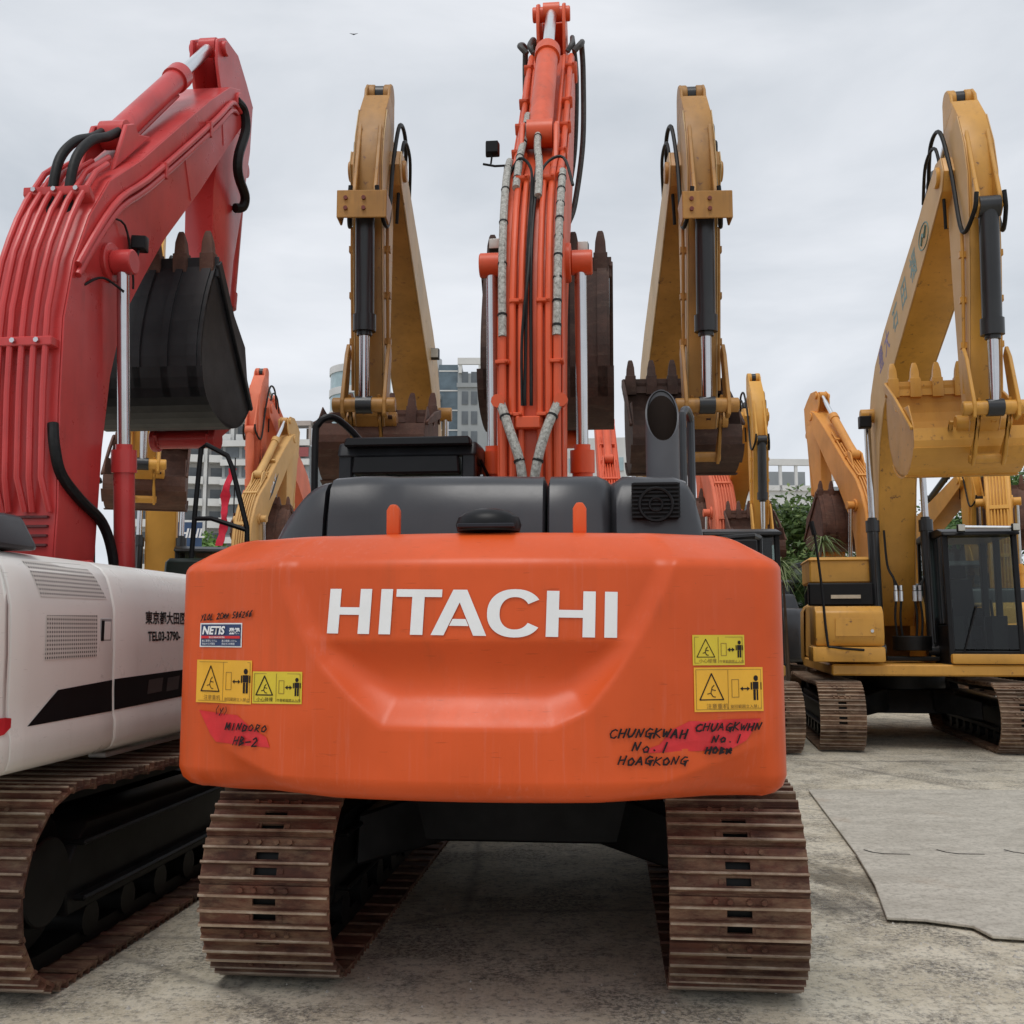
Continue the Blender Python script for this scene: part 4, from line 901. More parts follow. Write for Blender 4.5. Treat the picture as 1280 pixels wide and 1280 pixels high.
m = MB(); patch(m, smap(.002), [(-1.268, 1.195), (.34, 1.225), (.34, 1.375), (-1.268, 1.348)], 10, 3); sk = m.build('black_stripe', STRIPE, d2)
m = MB()
for y0, y1 in ((-.9, -.72), (-.66, -.5), (-.42, -.3)): patch(m, smap(.0035), [(y0, 1.25), (y1, 1.255), (y1 + .02, 1.33), (y0 + .02, 1.325)], 2, 2)
m.build('faded_lettering', flat('dark_grey_vinyl', (.05, .045, .045), .4), sk)
m = MB(); m.box(1.245, 1.258, -1.42, -1.31, 1.53, 1.65); lt = m.build('door_latch', flat('latch_grey', (.3, .3, .3), .5), d1, .003); MB().box(1.253, 1.261, -1.415, -1.39, 1.54, 1.64).build('latch_slot', DARK, lt)
m = MB(); m.box(1.2545, 1.2595, -1.385, -1.32, 1.545, 1.635); m.build('latch_plate', WHITE, lt, .002)
text_mesh('lettering', '東京都大田区城', .074, lambda a, b: smap(.003)(a, b), INK, d2, -.93, 1.632, bold=.002, sx=1.2)
text_mesh('lettering', 'TEL03-3790-', .07, lambda a, b: smap(.003)(a, b), INK, d2, -.9, 1.535, bold=.002, sx=1.15)
# red swoosh near the corner of the counterweight
def cw2(off): 
    def f(a, z):
        # a: arc position along the outline, measured forward from the corner
        i = min(range(len(S2.p)), key=lambda k: abs(S2.p[k].y - a) + (0 if S2.p[k].x > 1.0 else 9)); p, n = S2.p[i], S2.n[i]; q = p + n * off; return Vector((q.x, q.y, z))
    return f
m = MB(); pts = [(-2.07, 1.225), (-2.14, 1.232), (-2.22, 1.238), (-2.30, 1.236), (-2.36, 1.23)]; low = [(-2.07, 1.222), (-2.14, 1.195), (-2.22, 1.17), (-2.30, 1.155), (-2.36, 1.15)]
sp = cw2(.004)
for k in range(4): m.f([sp(*low[k]), sp(*low[k + 1]), sp(*pts[k + 1]), sp(*pts[k])])
m.build('red_swoosh', flat('red_vinyl', (.5, .02, .03), .4), W2)
m = MB(); m.box(-1.1, 1.17, -2.45, -1.83, 1.95, 2.11, .06); m.build('engine_hood', HOOD, E2, .04, 40, 3)
m = MB(); m.prism([(-2.5, 1.96), (-2.46, 2.03), (-2.3, 2.05), (-2.2, 2.0), (-2.18, 1.96)], .72, 1.12); m.build('rear_camera', HOOD, E2, .02, 40, 2)
m = MB(); m.box(-1.2, 1.2, -1.9, 1.7, .99, 1.14); m.build('house_deck', BLACK, E2, .02)
m = MB(); m.box(-1.1, -.5, -1.8, -.1, 1.15, 1.93); m.box(.4, 1.15, -1.8, 1.5, 1.15, 1.8); m.box(-.4, .4, -1.8, -.6, 1.15, 1.9); m.build('engine', STEELD, E2, .03)
m = MB(); m.box(1.0, 1.1, -1.0, .1, .925, .95); m.build('catwalk_step', WHITE, E2, .006)
m = MB()
for s in (-1, 1): m.prism([(-.4, 1.145), (1.1, 1.145), (.95, 1.5), (.4, 1.8), (0, 1.88), (-.2, 1.7)], s * .3 - .03, s * .3 + .03)
m.build('boom_bracket', RED, E2, .01)
cab(E2, -1.3, -.38, .05, 1.75, 1.15, 2.9, BLACK)
m = MB(); m.box(.45, 1.25, 1.0, 1.72, 1.78, 2.12, .02); m.build('tool_box', flat('dark_green_steel', (.02, .028, .022), .35), E2, .03)
m = MB(); q = [(.60, 2.05), (.62, 2.5), (.65, 2.97), (.69, 3.0), (.86, 2.91), (.90, 2.82), (1.03, 2.36)]
m.tube([(x, 1.2, z) for x, z in q], .02, 8); m.tube([(.62, 1.2, 2.43), (.75, 1.2, 2.43), (1.03, 1.2, 2.34)], .018, 8); m.tube([(1.03, 1.2, 2.36), (1.04, 1.2, 2.1)], .02, 8); m.build('handrail', BLACK, E2)
U2, BA2 = linkage_away(E2, RED, RED, RED, BKTB, w=.48, bw=1.06, tooth=BKT)
P2 = lambda x, s, off=.05: on_back(BA2, 2, 11, s, off, x)
def run2(x, s0, s1, off=.05, n=10, x1=None): return [P2(x + ((x if x1 is None else x1) - x) * k / n, s0 + (s1 - s0) * k / n, off) for k in range(n + 1)]
for k, (x, s1) in enumerate(((-.2, .5), (-.13, .52), (-.06, .5), (.02, .52), (.10, .54), (.18, .5))):
    m = MB(); m.tube([P2(x + .03 * (k % 2), -.0, .03)] + run2(x, .04, s1, .075, 14), .021, 10); m.build('hydraulic_pipe', RED, E2)
for s in (.2, .42):
    m = MB(); p, q = P2(0, s, 0), P2(0, s, .1); m.hexa([(-.25, p[1], p[2] - .03), (.23, p[1], p[2] - .03), (.23, p[1], p[2] + .03), (-.25, p[1], p[2] + .03), (-.25, q[1], q[2] - .03), (.23, q[1], q[2] - .03), (.23, q[1], q[2] + .03), (-.25, q[1], q[2] + .03)]); pc = m.build('pipe_clamp', RED, E2, .006)
    for x in (-.165, -.02, .14): MB().cyl((x, q[1], q[2]), (x, q[1] - .025, q[2]), .018, 6).build('bolt', CHROME, pc)
# two pipes along the right side of the upper boom
for dz in (0, .075):
    m = MB(); m.tube([(.27, -.02, 4.0 - dz), (.275, .22, 4.35 - dz), (.275, .5, 4.68 - dz), (.28, .9, 5.0 - dz), (.28, 1.6, 5.62 - dz), (.28, 2.2, 6.17 - dz), (.27, 2.55, 6.5 - dz), (.26, 2.72, 6.56 - dz)], .024, 10, 3); m.build('hydraulic_pipe', RED, E2)
MB().box(.25, .31, 1.15, 1.19, 5.13, 5.26).build('pipe_clamp', RED, E2, .005); MB().box(.25, .31, 2.0, 2.04, 5.9, 6.04).build('pipe_clamp', RED, E2, .005)
for s in (-1, 1):
    m = MB(); m.tube([(s * .06, .13 + .06, 4.4), (s * .06, .14 + .05, 4.62), (s * .06, .26, 4.88), (s * .06, .45, 5.1), (s * .06, .7, 5.26), (s * .07, .88, 5.4)], .034, 12, 6); m.build('hose', RUBBER, E2)
m = MB(); m.tube([(.26, 2.70, 6.60), (.28, 2.84, 6.58), (.29, 2.88, 6.4), (.28, 2.74, 6.07), (.27, 2.78, 5.9), (.25, 3.02, 5.8), (.22, 3.05, 5.7), (.17, 2.98, 5.66)], .046, 10, 6); m.build('hose', RUBBER, E2)
m = MB(); m.tube([(.22, -.14, 2.9), (.25, -.16, 2.75), (.27, -.1, 2.58), (.28, .12, 2.45), (.29, .42, 2.32), (.31, .55, 2.1), (.32, .6, 1.8)], .036, 10, 6); m.build('hose', RUBBER, E2)
m = MB(); m.tube([(.25, .3, 4.45), (.29, .55, 4.5), (.29, .7, 4.2), (.29, .72, 4.08)], .008, 6, 5); m.tube([(.25, .1, 3.9), (.3, .25, 4.0), (.38, .4, 3.95)], .009, 6, 5); m.build('cable', RUBBER, E2)
work_lamp(E2, (.33, .70, 4.42), (.2, -1, 0), .06)
m = MB(); m.tube([(.24, .62, 4.3), (.33, .68, 4.32), (.33, .71, 4.4)], .014, 6); m.build('lamp_stalk', BLACK, E2)
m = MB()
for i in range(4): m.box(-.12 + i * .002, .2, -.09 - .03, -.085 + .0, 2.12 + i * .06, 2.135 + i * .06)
m.build('louvre', flat('dark_red_louvre_steel', (.1, .02, .02), .6), E2)  # slats in a plain dark red, deeper than the boom paint

for a_, b_ in (((1.55, 5.62), (1.75, 5.2)), ((2.35, 6.35), (2.42, 6.02))):
    MB().tube([(.2555, *a_), (.2555, *b_)], .006, 6).build('weld_seam', RED, E2)

# ================================================================== 3. facing excavators of the row behind
def plate_front(rt, pm, lat, full=True):
    m = MB(); m.box(-1.22, -.22, 1.2, 1.78, 1.14, 1.27); m.build('cab_step', pm, rt, .03, 40, 2)
    m = MB(); m.box(.62, 1.55, 1.3, 1.85, 1.16, 1.36); m.build('deck_step', pm, rt, .03, 40, 2)
    m = MB(); m.prism([(1.12, 1.37), (1.78, 1.37), (1.82, 1.5), (1.8, 1.82), (1.7, 1.9), (1.12, 1.9)], .62, 1.5); b = m.build('tool_box', pm, rt, .03, 40, 2)
    m = MB(); m.box(.74, 1.25, 1.81, 1.835, 1.5, 1.74, .01); m.build('box_lid', pm, b, .01); m = MB(); m.cyl((.78, 1.82, 1.57), (.78, 1.845, 1.57), .022, 10); m.build('lock', CHROME, b)
    m = MB(); m.box(.62, 1.5, .95, 1.1, 1.92, 2.24); lb = m.build('lamp_panel', BLACK, rt, .02); MB().box(.8, 1.2, 1.105, 1.13, 2.02, 2.07).build('lamp_strip', flat('dull_lens', (.5, .45, .36), .4), lb)
    m = MB(); m.box(.6, 1.45, -.2, .85, 2.25, 2.62); m.box(.6, 1.47, -.22, .87, 2.56, 2.6); m.build('tank_top', pm, rt, .02)
    m = MB(); m.tube([(1.5, 1.7, 3.05), (1.46, 1.72, 2.86)], .035, 8); m.tube([(1.46, 1.72, 2.86), (1.4, 1.76, 2.2), (1.36, 1.86, 1.45), (1.3, 1.9, 1.36), (.9, 1.9, 1.32)], .017, 8, 3); m.build('mirror_stay', BLACK, rt)
E5 = root('excavator', 'clean yellow excavator with yellow bucket facing the camera on the right, its cab visible', 'excavator', 5.85, 15.3, 190, 1, 'parked excavators')
undercarriage(E5, SHOE_B, gauge=1.1, dx=.12)
house(E5, YEL5, cx=(-1.16, -.2)); plate_front(E5, YEL5, .2)
linkage_toward(E5, YEL5, paint('pale_side_yellow_paint', (.62, .38, .16), .5, .4, (.3, .2, .1), .08), YEL5, guard=False, bw=1.1, blat=.12, teethmat=YEL5)
for k, x in enumerate((.0, .07, .25, .32)):
    m = MB(); s = -1 if k < 2 else 1
    m.tube([(lx, 1.05, z) for lx, z in ((x, 1.45), (x + .02 * s, 1.75), (x, 2.0))] + [(x, 1.02, 2.1), (.12 + s * .2, .95, 2.3), (.12 + s * .26, .85, 2.5), (.12 + s * .27, .75, 3.0)], .016, 8, 5); m.build('hose', RUBBER, E5)
    m = MB(); m.cyl((x, 1.05, 1.98), (x, 1.05, 2.12), .03, 10); m.cyl((x, 1.05, 2.13), (x, 1.05, 2.2), .024, 10); m.build('hose_fitting', CHROMED, E5)
m = MB(); m.box(-.2, .5, 1.02, 1.2, 1.16, 1.22); m.cyl((.12, 1.0, 1.3), (.12, 1.0, 1.5), .26, 20); m.build('boom_foot_guard', STEELD, E5, .01)
for x in (-.42, -1.1): work_lamp(E5, (x, 1.72, 2.93), (0, 1, 0), .053)
m = MB(); m.tube([(-.4, 1.66, 2.95), (-1.12, 1.66, 2.93)], .02, 8); m.build('grab_bar', CHROMED, E5)
work_lamp(E5, (.62, .95, 4.55), (0, 1, 0), .09)
# lettering up the side of the boom (machine's right side)
bx = .2 + .25 + .016
def boomtxt(t, y, z, sz, mat):
    o = text_mesh('lettering', t, sz, lambda a, b: Vector((bx, y - (a * math.cos(R(70)) - b * math.sin(R(70))) * 0 + a, z + b)), mat, E5)
    return o
def along(t, s, sz, mat):
    ang = R(13.5); c, sn = math.cos(ang), math.sin(ang)
    y0, z0 = 1.35 + s * 3.7 * c, 5.16 + s * 3.7 * sn
    rot = R(90)
    def mp(a, b):     # letter upright reads across the boom
        return Vector((bx, y0 + a * c - b * sn, z0 + a * sn + b * c))
    text_mesh('lettering', t, sz, mp, mat, E5, sx=1.0, bold=.006)
for t, s, mt in (('福', .62, TEAL), ('田', .46, TEAL), ('石', .30, TEAL), ('大', .13, PURP), ('豊', .0, PURP)): along(t, s, .36, mt)
m = MB(); cxy = (1.35 + 3.7 * .83 * .97, 5.28 + 3.7 * .83 * .233); N = 24
m.tube([(bx, cxy[0] + .24 * math.cos(2 * math.pi * i / N), cxy[1] + .14 * math.sin(2 * math.pi * i / N)) for i in range(N + 1)], .008, 4)
m.tube([(bx, cxy[0] - .12, cxy[1] - .07), (bx, cxy[0] - .04, cxy[1] + .03), (bx, cxy[0] + .04, cxy[1] - .02), (bx, cxy[0] + .13, cxy[1] + .08)], .02, 4, 4); m.build('oval_logo', TEAL, E5)

E3 = machine('excavator', 'worn yellow excavator facing the camera, arm bracket with red bolts, left of the orange boom', -1.11, 15.3, 181, 'toward', YEL, near=True, guard=True, lat=.2, bmat=BKT, brot=14, bcol=YELP)
work_lamp(E3, (-.1, 1.95, 5.25), (0, 1, 0), .075)
E4 = machine('excavator', 'worn yellow excavator facing the camera with dark brown bucket right behind the exhaust pipe', 2.36, 15.3, 183, 'toward', YEL, near=True, guard=True, lat=.2, bmat=BKTD, tdx=-.15, bcol=YELP, blat=.14)

# ================================================================== 4. machines further back
random.seed(11)
B1 = machine('excavator', 'brown and yellow excavator with rusty bucket, seen behind the red boom cylinder at left', -6.95, 20.3, 164, 'toward', YELB, bmat=BKT, sc=1.06, lat=0)
B2 = machine('excavator', 'pale yellow excavator with dark badge on its boom, below the bare building at left', -7.25, 27.5, 8, 'away', paint('pale_yellow_paint', (.62, .36, .12), .5, .5, (.25, .14, .05), .12), sc=1.1)
m = MB(); q = [(1.02, 4.72), (1.25, 4.92), (1.62, 5.5), (1.4, 5.3)]; m.prism(q, .24, .25); bd = m.build('badge', flat('badge_black', (.02, .02, .025), .4), B2)
text_mesh('lettering', 'CAT', .3, lambda a, b: Vector((.254, 1.02 + a * .62 - b * .1, 4.8 + a * .84 + b * .5)), STICK_W, bd, .08, .0, bold=.008)
B2b = machine('excavator', 'tall orange excavator with faded boom behind the pale yellow one', -7.4, 36.5, 181, 'toward', SALM, sc=1.28, pc=SALM, lat=0)
B3 = machine('excavator', 'red orange excavator seen from behind, its boom showing left of the brown bucket', 2.5, 25.5, 2, 'away', paint('bright_red_orange_paint', (.68, .1, .035), .5, .4, (.3, .06, .03), .1), sc=1.12)
B4 = machine('excavator', 'faded orange excavator seen from behind, boom showing beneath the dark brown bucket', 4.55, 21.6, 1, 'away', SALM, sc=.98, body=HOOD)
B5 = machine('excavator', 'small far yellow excavator with black arm cylinder, between the brown bucket and the trees', 5.3, 24.9, 184, 'toward', YELB, sc=.92, lat=.1)
B6 = machine('excavator', 'orange yellow excavator turned away, beside the trees, left of the clean yellow one', 8.2, 23.0, -5, 'away', ORYE, sc=1.06)
B7 = machine('excavator', 'bright yellow excavator with rows of boom pipes, at the right edge behind the cab', 10.25, 21.4, 24, 'away', YELB, sc=1.03)
B8 = machine('excavator', 'deep yellow excavator with dark toothed bucket, seen over the cab roof at right', 10.4, 27.0, 181, 'toward', YELB, sc=.78, bmat=BKTD, lat=0)

# ================================================================== 5. ground, plates
def groundmat():
    m, nt, b = newmat('worn_concrete')
    n1 = ntex(nt, .35, 6, .6); n2 = ntex(nt, 2.4, 9, .75); n3 = ntex(nt, 22, 8, .8)
    c = ramp(nt, n1, [(.3, (.46, .405, .30)), (.7, (.60, .54, .42))])
    c = mixc(nt, ramp(nt, n2, [(.46, (.0,) * 3), (.56, (.85,) * 3)]), c, (.64, .585, .47))
    c = mixc(nt, ramp(nt, ntex(nt, 5, 9, .8), [(.52, (0,) * 3), (.62, (.55,) * 3)]), c, (.25, .23, .195))
    c = mixc(nt, ramp(nt, n3, [(.40, (.8,) * 3), (.5, (0,) * 3)]), c, (.19, .175, .145))
    rough_zone = ramp(nt, ntex(nt, 1.25, 7, .7), [(.48, (0,) * 3), (.58, (.85,) * 3)])
    gm = nt.nodes.new('ShaderNodeMath'); gm.operation = 'MULTIPLY'; nt.links.new(rough_zone, gm.inputs[0]); nt.links.new(ramp(nt, ntex(nt, 34, 6, .8), [(.44, (1,) * 3), (.54, (0,) * 3)]), gm.inputs[1])
    c = mixc(nt, gm.outputs[0], c, (.105, .095, .08))
    c = mixc(nt, ramp(nt, ntex(nt, 60, 4, .7), [(.56, (0,) * 3), (.64, (.7,) * 3)]), c, (.62, .59, .53))
    vz = nt.nodes.new('ShaderNodeTexVoronoi'); vz.feature = 'DISTANCE_TO_EDGE'; vz.inputs['Scale'].default_value = .32
    tc = nt.nodes.new('ShaderNodeTexCoord'); wv = nt.nodes.new('ShaderNodeMix'); wv.data_type = 'VECTOR'; wv.inputs[0].default_value = .12
    nn = nt.nodes.new('ShaderNodeTexNoise'); nn.inputs['Scale'].default_value = 2; nn.inputs['Detail'].default_value = 6; nt.links.new(tc.outputs['Object'], nn.inputs['Vector'])
    nt.links.new(tc.outputs['Object'], wv.inputs[4]); nt.links.new(nn.outputs['Color'], wv.inputs[5]); nt.links.new(wv.outputs[1], vz.inputs['Vector'])
    c = mixc(nt, ramp(nt, vz.outputs[0], [(.0, (.5,) * 3), (.012, (0,) * 3)]), c, (.1, .09, .08))
    st = ramp(nt, ntex(nt, .9, 4, .6), [(.6, (0,) * 3), (.75, (.45,) * 3)]); c = mixc(nt, st, c, (.2, .185, .16))
    nt.links.new(c, b.inputs['Base Color']); b.inputs['Roughness'].default_value = .85
    bump(nt, b, n3, .6, .012); MATS['ground'] = m; return m
GM = groundmat()
me = bpy.data.meshes.new('ground'); bm = bmesh.new(); bmesh.ops.create_grid(bm, x_segments=8, y_segments=8, size=900); bm.to_mesh(me); bm.free(); me.materials.append(GM)
g = link(bpy.data.objects.new('ground', me)); g['kind'] = 'structure'
# rough broken patches of the near surface: thin uneven skim of concrete
def skim(cx, cy, rx, ry, seed, z=.004):
    rnd = random.Random(seed); n = 40
    ph = [rnd.uniform(0, 6.28) for _ in range(5)]
    pts = []
    for k in range(n):
        a = 2 * math.pi * k / n; r = 1 + .12 * math.sin(3 * a + ph[0]) + .09 * math.sin(7 * a + ph[1]) + .06 * math.sin(13 * a + ph[2])
        pts.append((cx + rx * r * math.cos(a), cy + ry * r * math.sin(a)))
    return pts
STONE = flat('pale_concrete_crumbs', (.38, .36, .32), .9, 0, .3, 20)
rnd = random.Random(5); m = MB()
for i in range(900):
    x, y = rnd.uniform(-2.5, 6), rnd.uniform(3.2, 10); 
    if rnd.random() < .5: x, y = rnd.gauss(2.4, .7), rnd.uniform(3.4, 6.5)
    r = rnd.uniform(.003, .012) * (1.6 if rnd.random() < .08 else 1)
    p = [Vector((x + r * rnd.uniform(.6, 1) * math.cos(a), y + r * rnd.uniform(.6, 1) * math.sin(a), 0)) for a in (0, 1.3, 2.5, 3.8, 5)]; t = Vector((x, y, r * .8))
    for k in range(5): m.f([p[k], p[(k + 1) % 5], t])
o = m.build('gravel', STONE, None); o['kind'] = 'stuff'; o['label'] = 'loose concrete crumbs scattered over the yard'; o['category'] = 'gravel'
def platemat():
    m, nt, b = newmat('dusty_steel_plate')
    c = ramp(nt, ntex(nt, 1.4, 8, .7, sc=(1, 2.2, 1)), [(.35, (.40, .37, .31)), (.62, (.56, .525, .45))])
    c = mixc(nt, ramp(nt, ntex(nt, 7, 9, .72, sc=(.5, 1.6, 1)), [(.5, (0,) * 3), (.72, (.55,) * 3)]), c, (.30, .275, .23))
    c = mixc(nt, ramp(nt, ntex(nt, 26, 7, .8), [(.42, (.55,) * 3), (.52, (0,) * 3)]), c, (.24, .22, .18))
    c = mixc(nt, ramp(nt, ntex(nt, 1.6, 3, .5), [(.62, (0,) * 3), (.7, (.3,) * 3)]), c, (.3, .2, .12))
    nt.links.new(c, b.inputs['Base Color']); b.inputs['Roughness'].default_value = .7; bump(nt, b, ntex(nt, 18, 8, .7), .25, .008); return m
PM = platemat()
def plate(label, pts, z0, z1, tilt=0):
    cx = sum(p[0] for p in pts) / len(pts); cy = sum(p[1] for p in pts) / len(pts)
    m = MB(); m.prism([(a - cx, b - cy) for a, b in pts], z0, z1, 'z'); o = m.build('steel_plate', PM, None, .004)
    o.location = (cx, cy, 0); o.rotation_euler = (0, tilt, 0); o['label'] = label; o['category'] = 'steel plate'; o['group'] = 'steel plates on the yard'
    rr = random.Random(int(cx * 100)); 
    return o
pA = plate('far dusty steel plate on the yard, its near side butting the other plate', [(2.92, 10.34), (2.66, 8.8), (2.44, 7.52), (3.55, 7.5), (6.4, 7.47), (7.4, 10.3)], .012, .026)
pB = plate('near dusty steel plate on the yard with a stepped front edge', [(2.43, 7.49), (2.24, 6.55), (2.05, 5.82), (2.25, 5.78), (2.45, 5.66), (2.47, 5.48), (2.64, 5.44), (5.2, 5.3), (6.4, 7.43), (3.55, 7.47)], .016, .034)
m = MB()
for x in (2.5, 3.02, 3.5, 4.1): m.prism([(x, 7.52), (x + .03, 7.44), (x + .1, 7.38), (x + .28, 7.37), (x + .28, 7.385), (x + .11, 7.4), (x + .045, 7.45), (x + .015, 7.53)], .0342, .0355, 'z')
sl = m.build('lifting_slot', DARK, pB); sl.location = (-pB.location.x, -pB.location.y, 0); sl['kind'] = 'stuff'

def stain(label, x, y, rx, ry, rot, col, seed):
    m, nt, b = newmat('oil_stain_' + str(seed)); b.inputs['Base Color'].default_value = (*col, 1); b.inputs['Roughness'].default_value = .55
    tc = nt.nodes.new('ShaderNodeTexCoord'); ln = nt.nodes.new('ShaderNodeVectorMath'); ln.operation = 'LENGTH'; nt.links.new(tc.outputs['Object'], ln.inputs[0])
    no = nt.nodes.new('ShaderNodeTexNoise'); no.inputs['Scale'].default_value = 2.2 + seed * .1; no.inputs['Detail'].default_value = 8; no.inputs['Roughness'].default_value = .7; nt.links.new(tc.outputs['Object'], no.inputs['Vector'])
    sb = nt.nodes.new('ShaderNodeMath'); sb.operation = 'SUBTRACT'; nt.links.new(no.outputs['Fac'], sb.inputs[0]); ml = nt.nodes.new('ShaderNodeMath'); ml.operation = 'MULTIPLY'; ml.inputs[1].default_value = .42; nt.links.new(ln.outputs['Value'], ml.inputs[0]); nt.links.new(ml.outputs[0], sb.inputs[1])
    nt.links.new(ramp(nt, sb.outputs[0], [(.14, (0,) * 3), (.38, (.45,) * 3)]), b.inputs['Alpha'])
    o = from_faces('oil_stain', [(-1, -1, 0), (1, -1, 0), (1, 1, 0), (-1, 1, 0)], [(0, 1, 2, 3)], m); o.location = (x, y, .004); o.scale = (rx, ry, 1); o.rotation_euler = (0, 0, rot); o['kind'] = 'structure'; return o
stain('', 2.12, 6.75, .32, .75, .2, (.07, .055, .035), 1); stain('', 1.9, 6.2, .3, .5, 0, (.08, .07, .055), 2); stain('', 5.2, 9.9, .8, .35, 0, (.2, .17, .12), 4); stain('', 2.6, 4.3, .9, .4, .3, (.09, .08, .065), 5); stain('', 2.3, 11.0, .5, .3, 0, (.08, .07, .055), 6)

# ================================================================== 6. far buildings
BW = flat('building_white', (.62, .62, .61), .8, 0, .08, .4); BG = flat('building_grey', (.30, .32, .33), .8, 0, .08, .4); BGL = flat('building_glass', (.10, .14, .17), .2, 0, .35, .6)
BPL = flat('building_pale', (.45, .45, .45), .8, 0, .08, .4); BTL = flat('building_pale_glass', (.34, .45, .48), .2, 0, .15, .8); BDK = flat('building_window_dark', (.11, .125, .14), .3, 0, .5, .35); BTN = flat('building_tan', (.42, .36, .33), .8, 0, .1, .5)
def building(label, x, y, rot=0):
    o = link(bpy.data.objects.new('building', None)); o.location = (x, y, 0); o.rotation_euler = (0, 0, R(rot)); o['label'] = label; o['category'] = 'building'; o['group'] = 'buildings beyond the yard'; return o
WM = {}
def unit(par, key, fn, mats, name):
    if key not in WM:
        m = MB(); fn(m); o = m.build(name, mats, par); WM[key] = o.data; return o
    o = bpy.data.objects.new(name, WM[key]); COL.objects.link(o); o.parent = par; return o
def block(par, name, x0, x1, y0, y1, z0, z1, mat): return MB().box(x0, x1, y0, y1, z0, z1).build(name, mat, par)
# 6a balconied tower block, left: stepped roof
T = building('stepped residential tower with rows of balconies, behind the black handrail at left', -37, 130, 12)
xs = [(-11.5, 26.5), (-8.3, 28.5), (-5.1, 30.5), (-1.9, 32.5), (1.3, 33)]
for i, (x0, h) in enumerate(xs):
    w = 3.2; block(T, 'wall', x0, x0 + w - .02, 0, 16, 0, h, BPL)
    nf = int(h / 3)
    for k in range(1, nf):
        def bal(m, w=w): m.box(.15, w - .5, -1.3, -.02, 0, .15); m.box(.15, w - .5, -1.3, -1.2, .15, 1.0)
        b = unit(T, 'bal', bal, BW, 'balcony'); b.location = (x0, 0, k * 3 + .3)
        def win(m, w=w): m.box(.3, w - .8, -.06, -.01, 0, 1.9)
        b = unit(T, 'balwin', win, BDK, 'window'); b.location = (x0, 0, k * 3 + .8)
    block(T, 'pier', x0 + w - .5, x0 + w - .1, -1.0, -.01, 0, h + .8, BW)
T2 = building('grey tower with white floor bands and a bare roof frame, left of the black cab', -29.6, 128, -4)
block(T2, 'wall', -7.2, 4, 0, 16, 0, 29, BG)
for k in range(10):
    z = 1 + k * 2.9
    b = unit(T2, 'band', lambda m: m.box(-7.3, 4.1, -.5, -.02, 0, .9), BW, 'floor_band'); b.location = (0, 0, z + 1.8)
    for j in range(5):
        b = unit(T2, 'bw', lambda m: m.box(0, 1.7, -.1, -.01, 0, 1.5), BDK, 'window'); b.location = (-6.8 + j * 2.15, 0, z + .2)
block(T2, 'red_fascia', .5, 4.05, -.6, -.52, 27.2, 28.6, flat('red_fascia', (.3, .08, .08), .7))
m = MB()
for x in (-1, 1.5, 4): m.box(x - .15, x + .15, 0, .3, 29, 32); m.box(x - .15, x + .15, 8, 8.3, 29, 33.4)
m.box(-1.1, 4.1, -.1, .3, 32, 32.4); m.prism([(-.1, 32.4), (8.3, 33.5), (8.3, 33.8), (-.1, 32.7)], -1.1, 4.1); m.build('roof_frame', BTN, T2)
# 6b round glass tower
T3 = building('round blue glass tower with pale rings, just left of the worn yellow arm', -22.6, 150, 0)
m = MB(); m.cyl((0, 0, 0), (0, 0, 41), 4.5, 40); m.build('glass_drum', BTL, T3, 0, 40)
for z in (22, 26, 30, 34, 37.5, 41): m = MB(); m.cyl((0, 0, z), (0, 0, z + 1.1), 4.65, 40); m.build('ring', BW, T3, 0, 40)
# 6c cylinder tower and glass office
T4 = building('pale office tower with round shaft and roof frame, left of the orange boom', -6.9, 120, 0)
block(T4, 'wall', .4, 7.6, 0, 14, 0, 37.2, BG); block(T4, 'glass_bay', -1.9, .38, .6, 12, 0, 38.6, BGL)
m = MB(); m.cyl((-3.6, 3.0, 0), (-3.6, 3.0, 40), 1.9, 32); m.build('round_shaft', BW, T4, 0, 40)
m = MB(); m.cyl((-2.8, .2, 0), (-2.8, .2, 33.5), 1.0, 24); m.build('stair_drum', BGL, T4, 0, 40); m = MB(); m.cyl((-2.8, .2, 33.5), (-2.8, .2, 34.2), 1.25, 24); m.build('drum_cap', BG, T4)
for k in range(13):
    z = 2 + k * 2.8
    for x in (.9, 2.0): b = unit(T4, 'ow', lambda m: m.box(0, .75, -.08, .05, 0, 1.8), BDK, 'window'); b.location = (x, 0, z)
    b = unit(T4, 'mul', lambda m: m.box(-1.9, .38, -.06, .0, 0, .18), BW, 'mullion'); b.location = (0, .6, z + 2)
    b = unit(T4, 'gs', lambda m: m.box(4.2, 6.6, -.3, -.02, 0, 2.55), BTL, 'curtain_glass'); b.location = (0, 0, z - 1.3)
    b = unit(T4, 'gl', lambda m: m.box(4.2, 6.6, -.36, -.31, 0, .2), BW, 'glazing_bar'); b.location = (0, 0, z - 1.4)
block(T4, 'parapet', .3, 7.7, -.2, 0, 35.2, 35.8, BG)
m = MB(); m.box(.4, 8.8, -.4, 0, 38.4, 39.3)
for x in (.5, 2.9, 5.5, 8.3): m.box(x, x + .4, -.3, .1, 37.2, 38.4); m.box(x, x + .3, .1, 10, 38.5, 39.1)
m.build('roof_frame', BW, T4)
T.scale.z = .93; T2.scale.z = .85; T3.scale.z = .95; T4.scale.z = .86
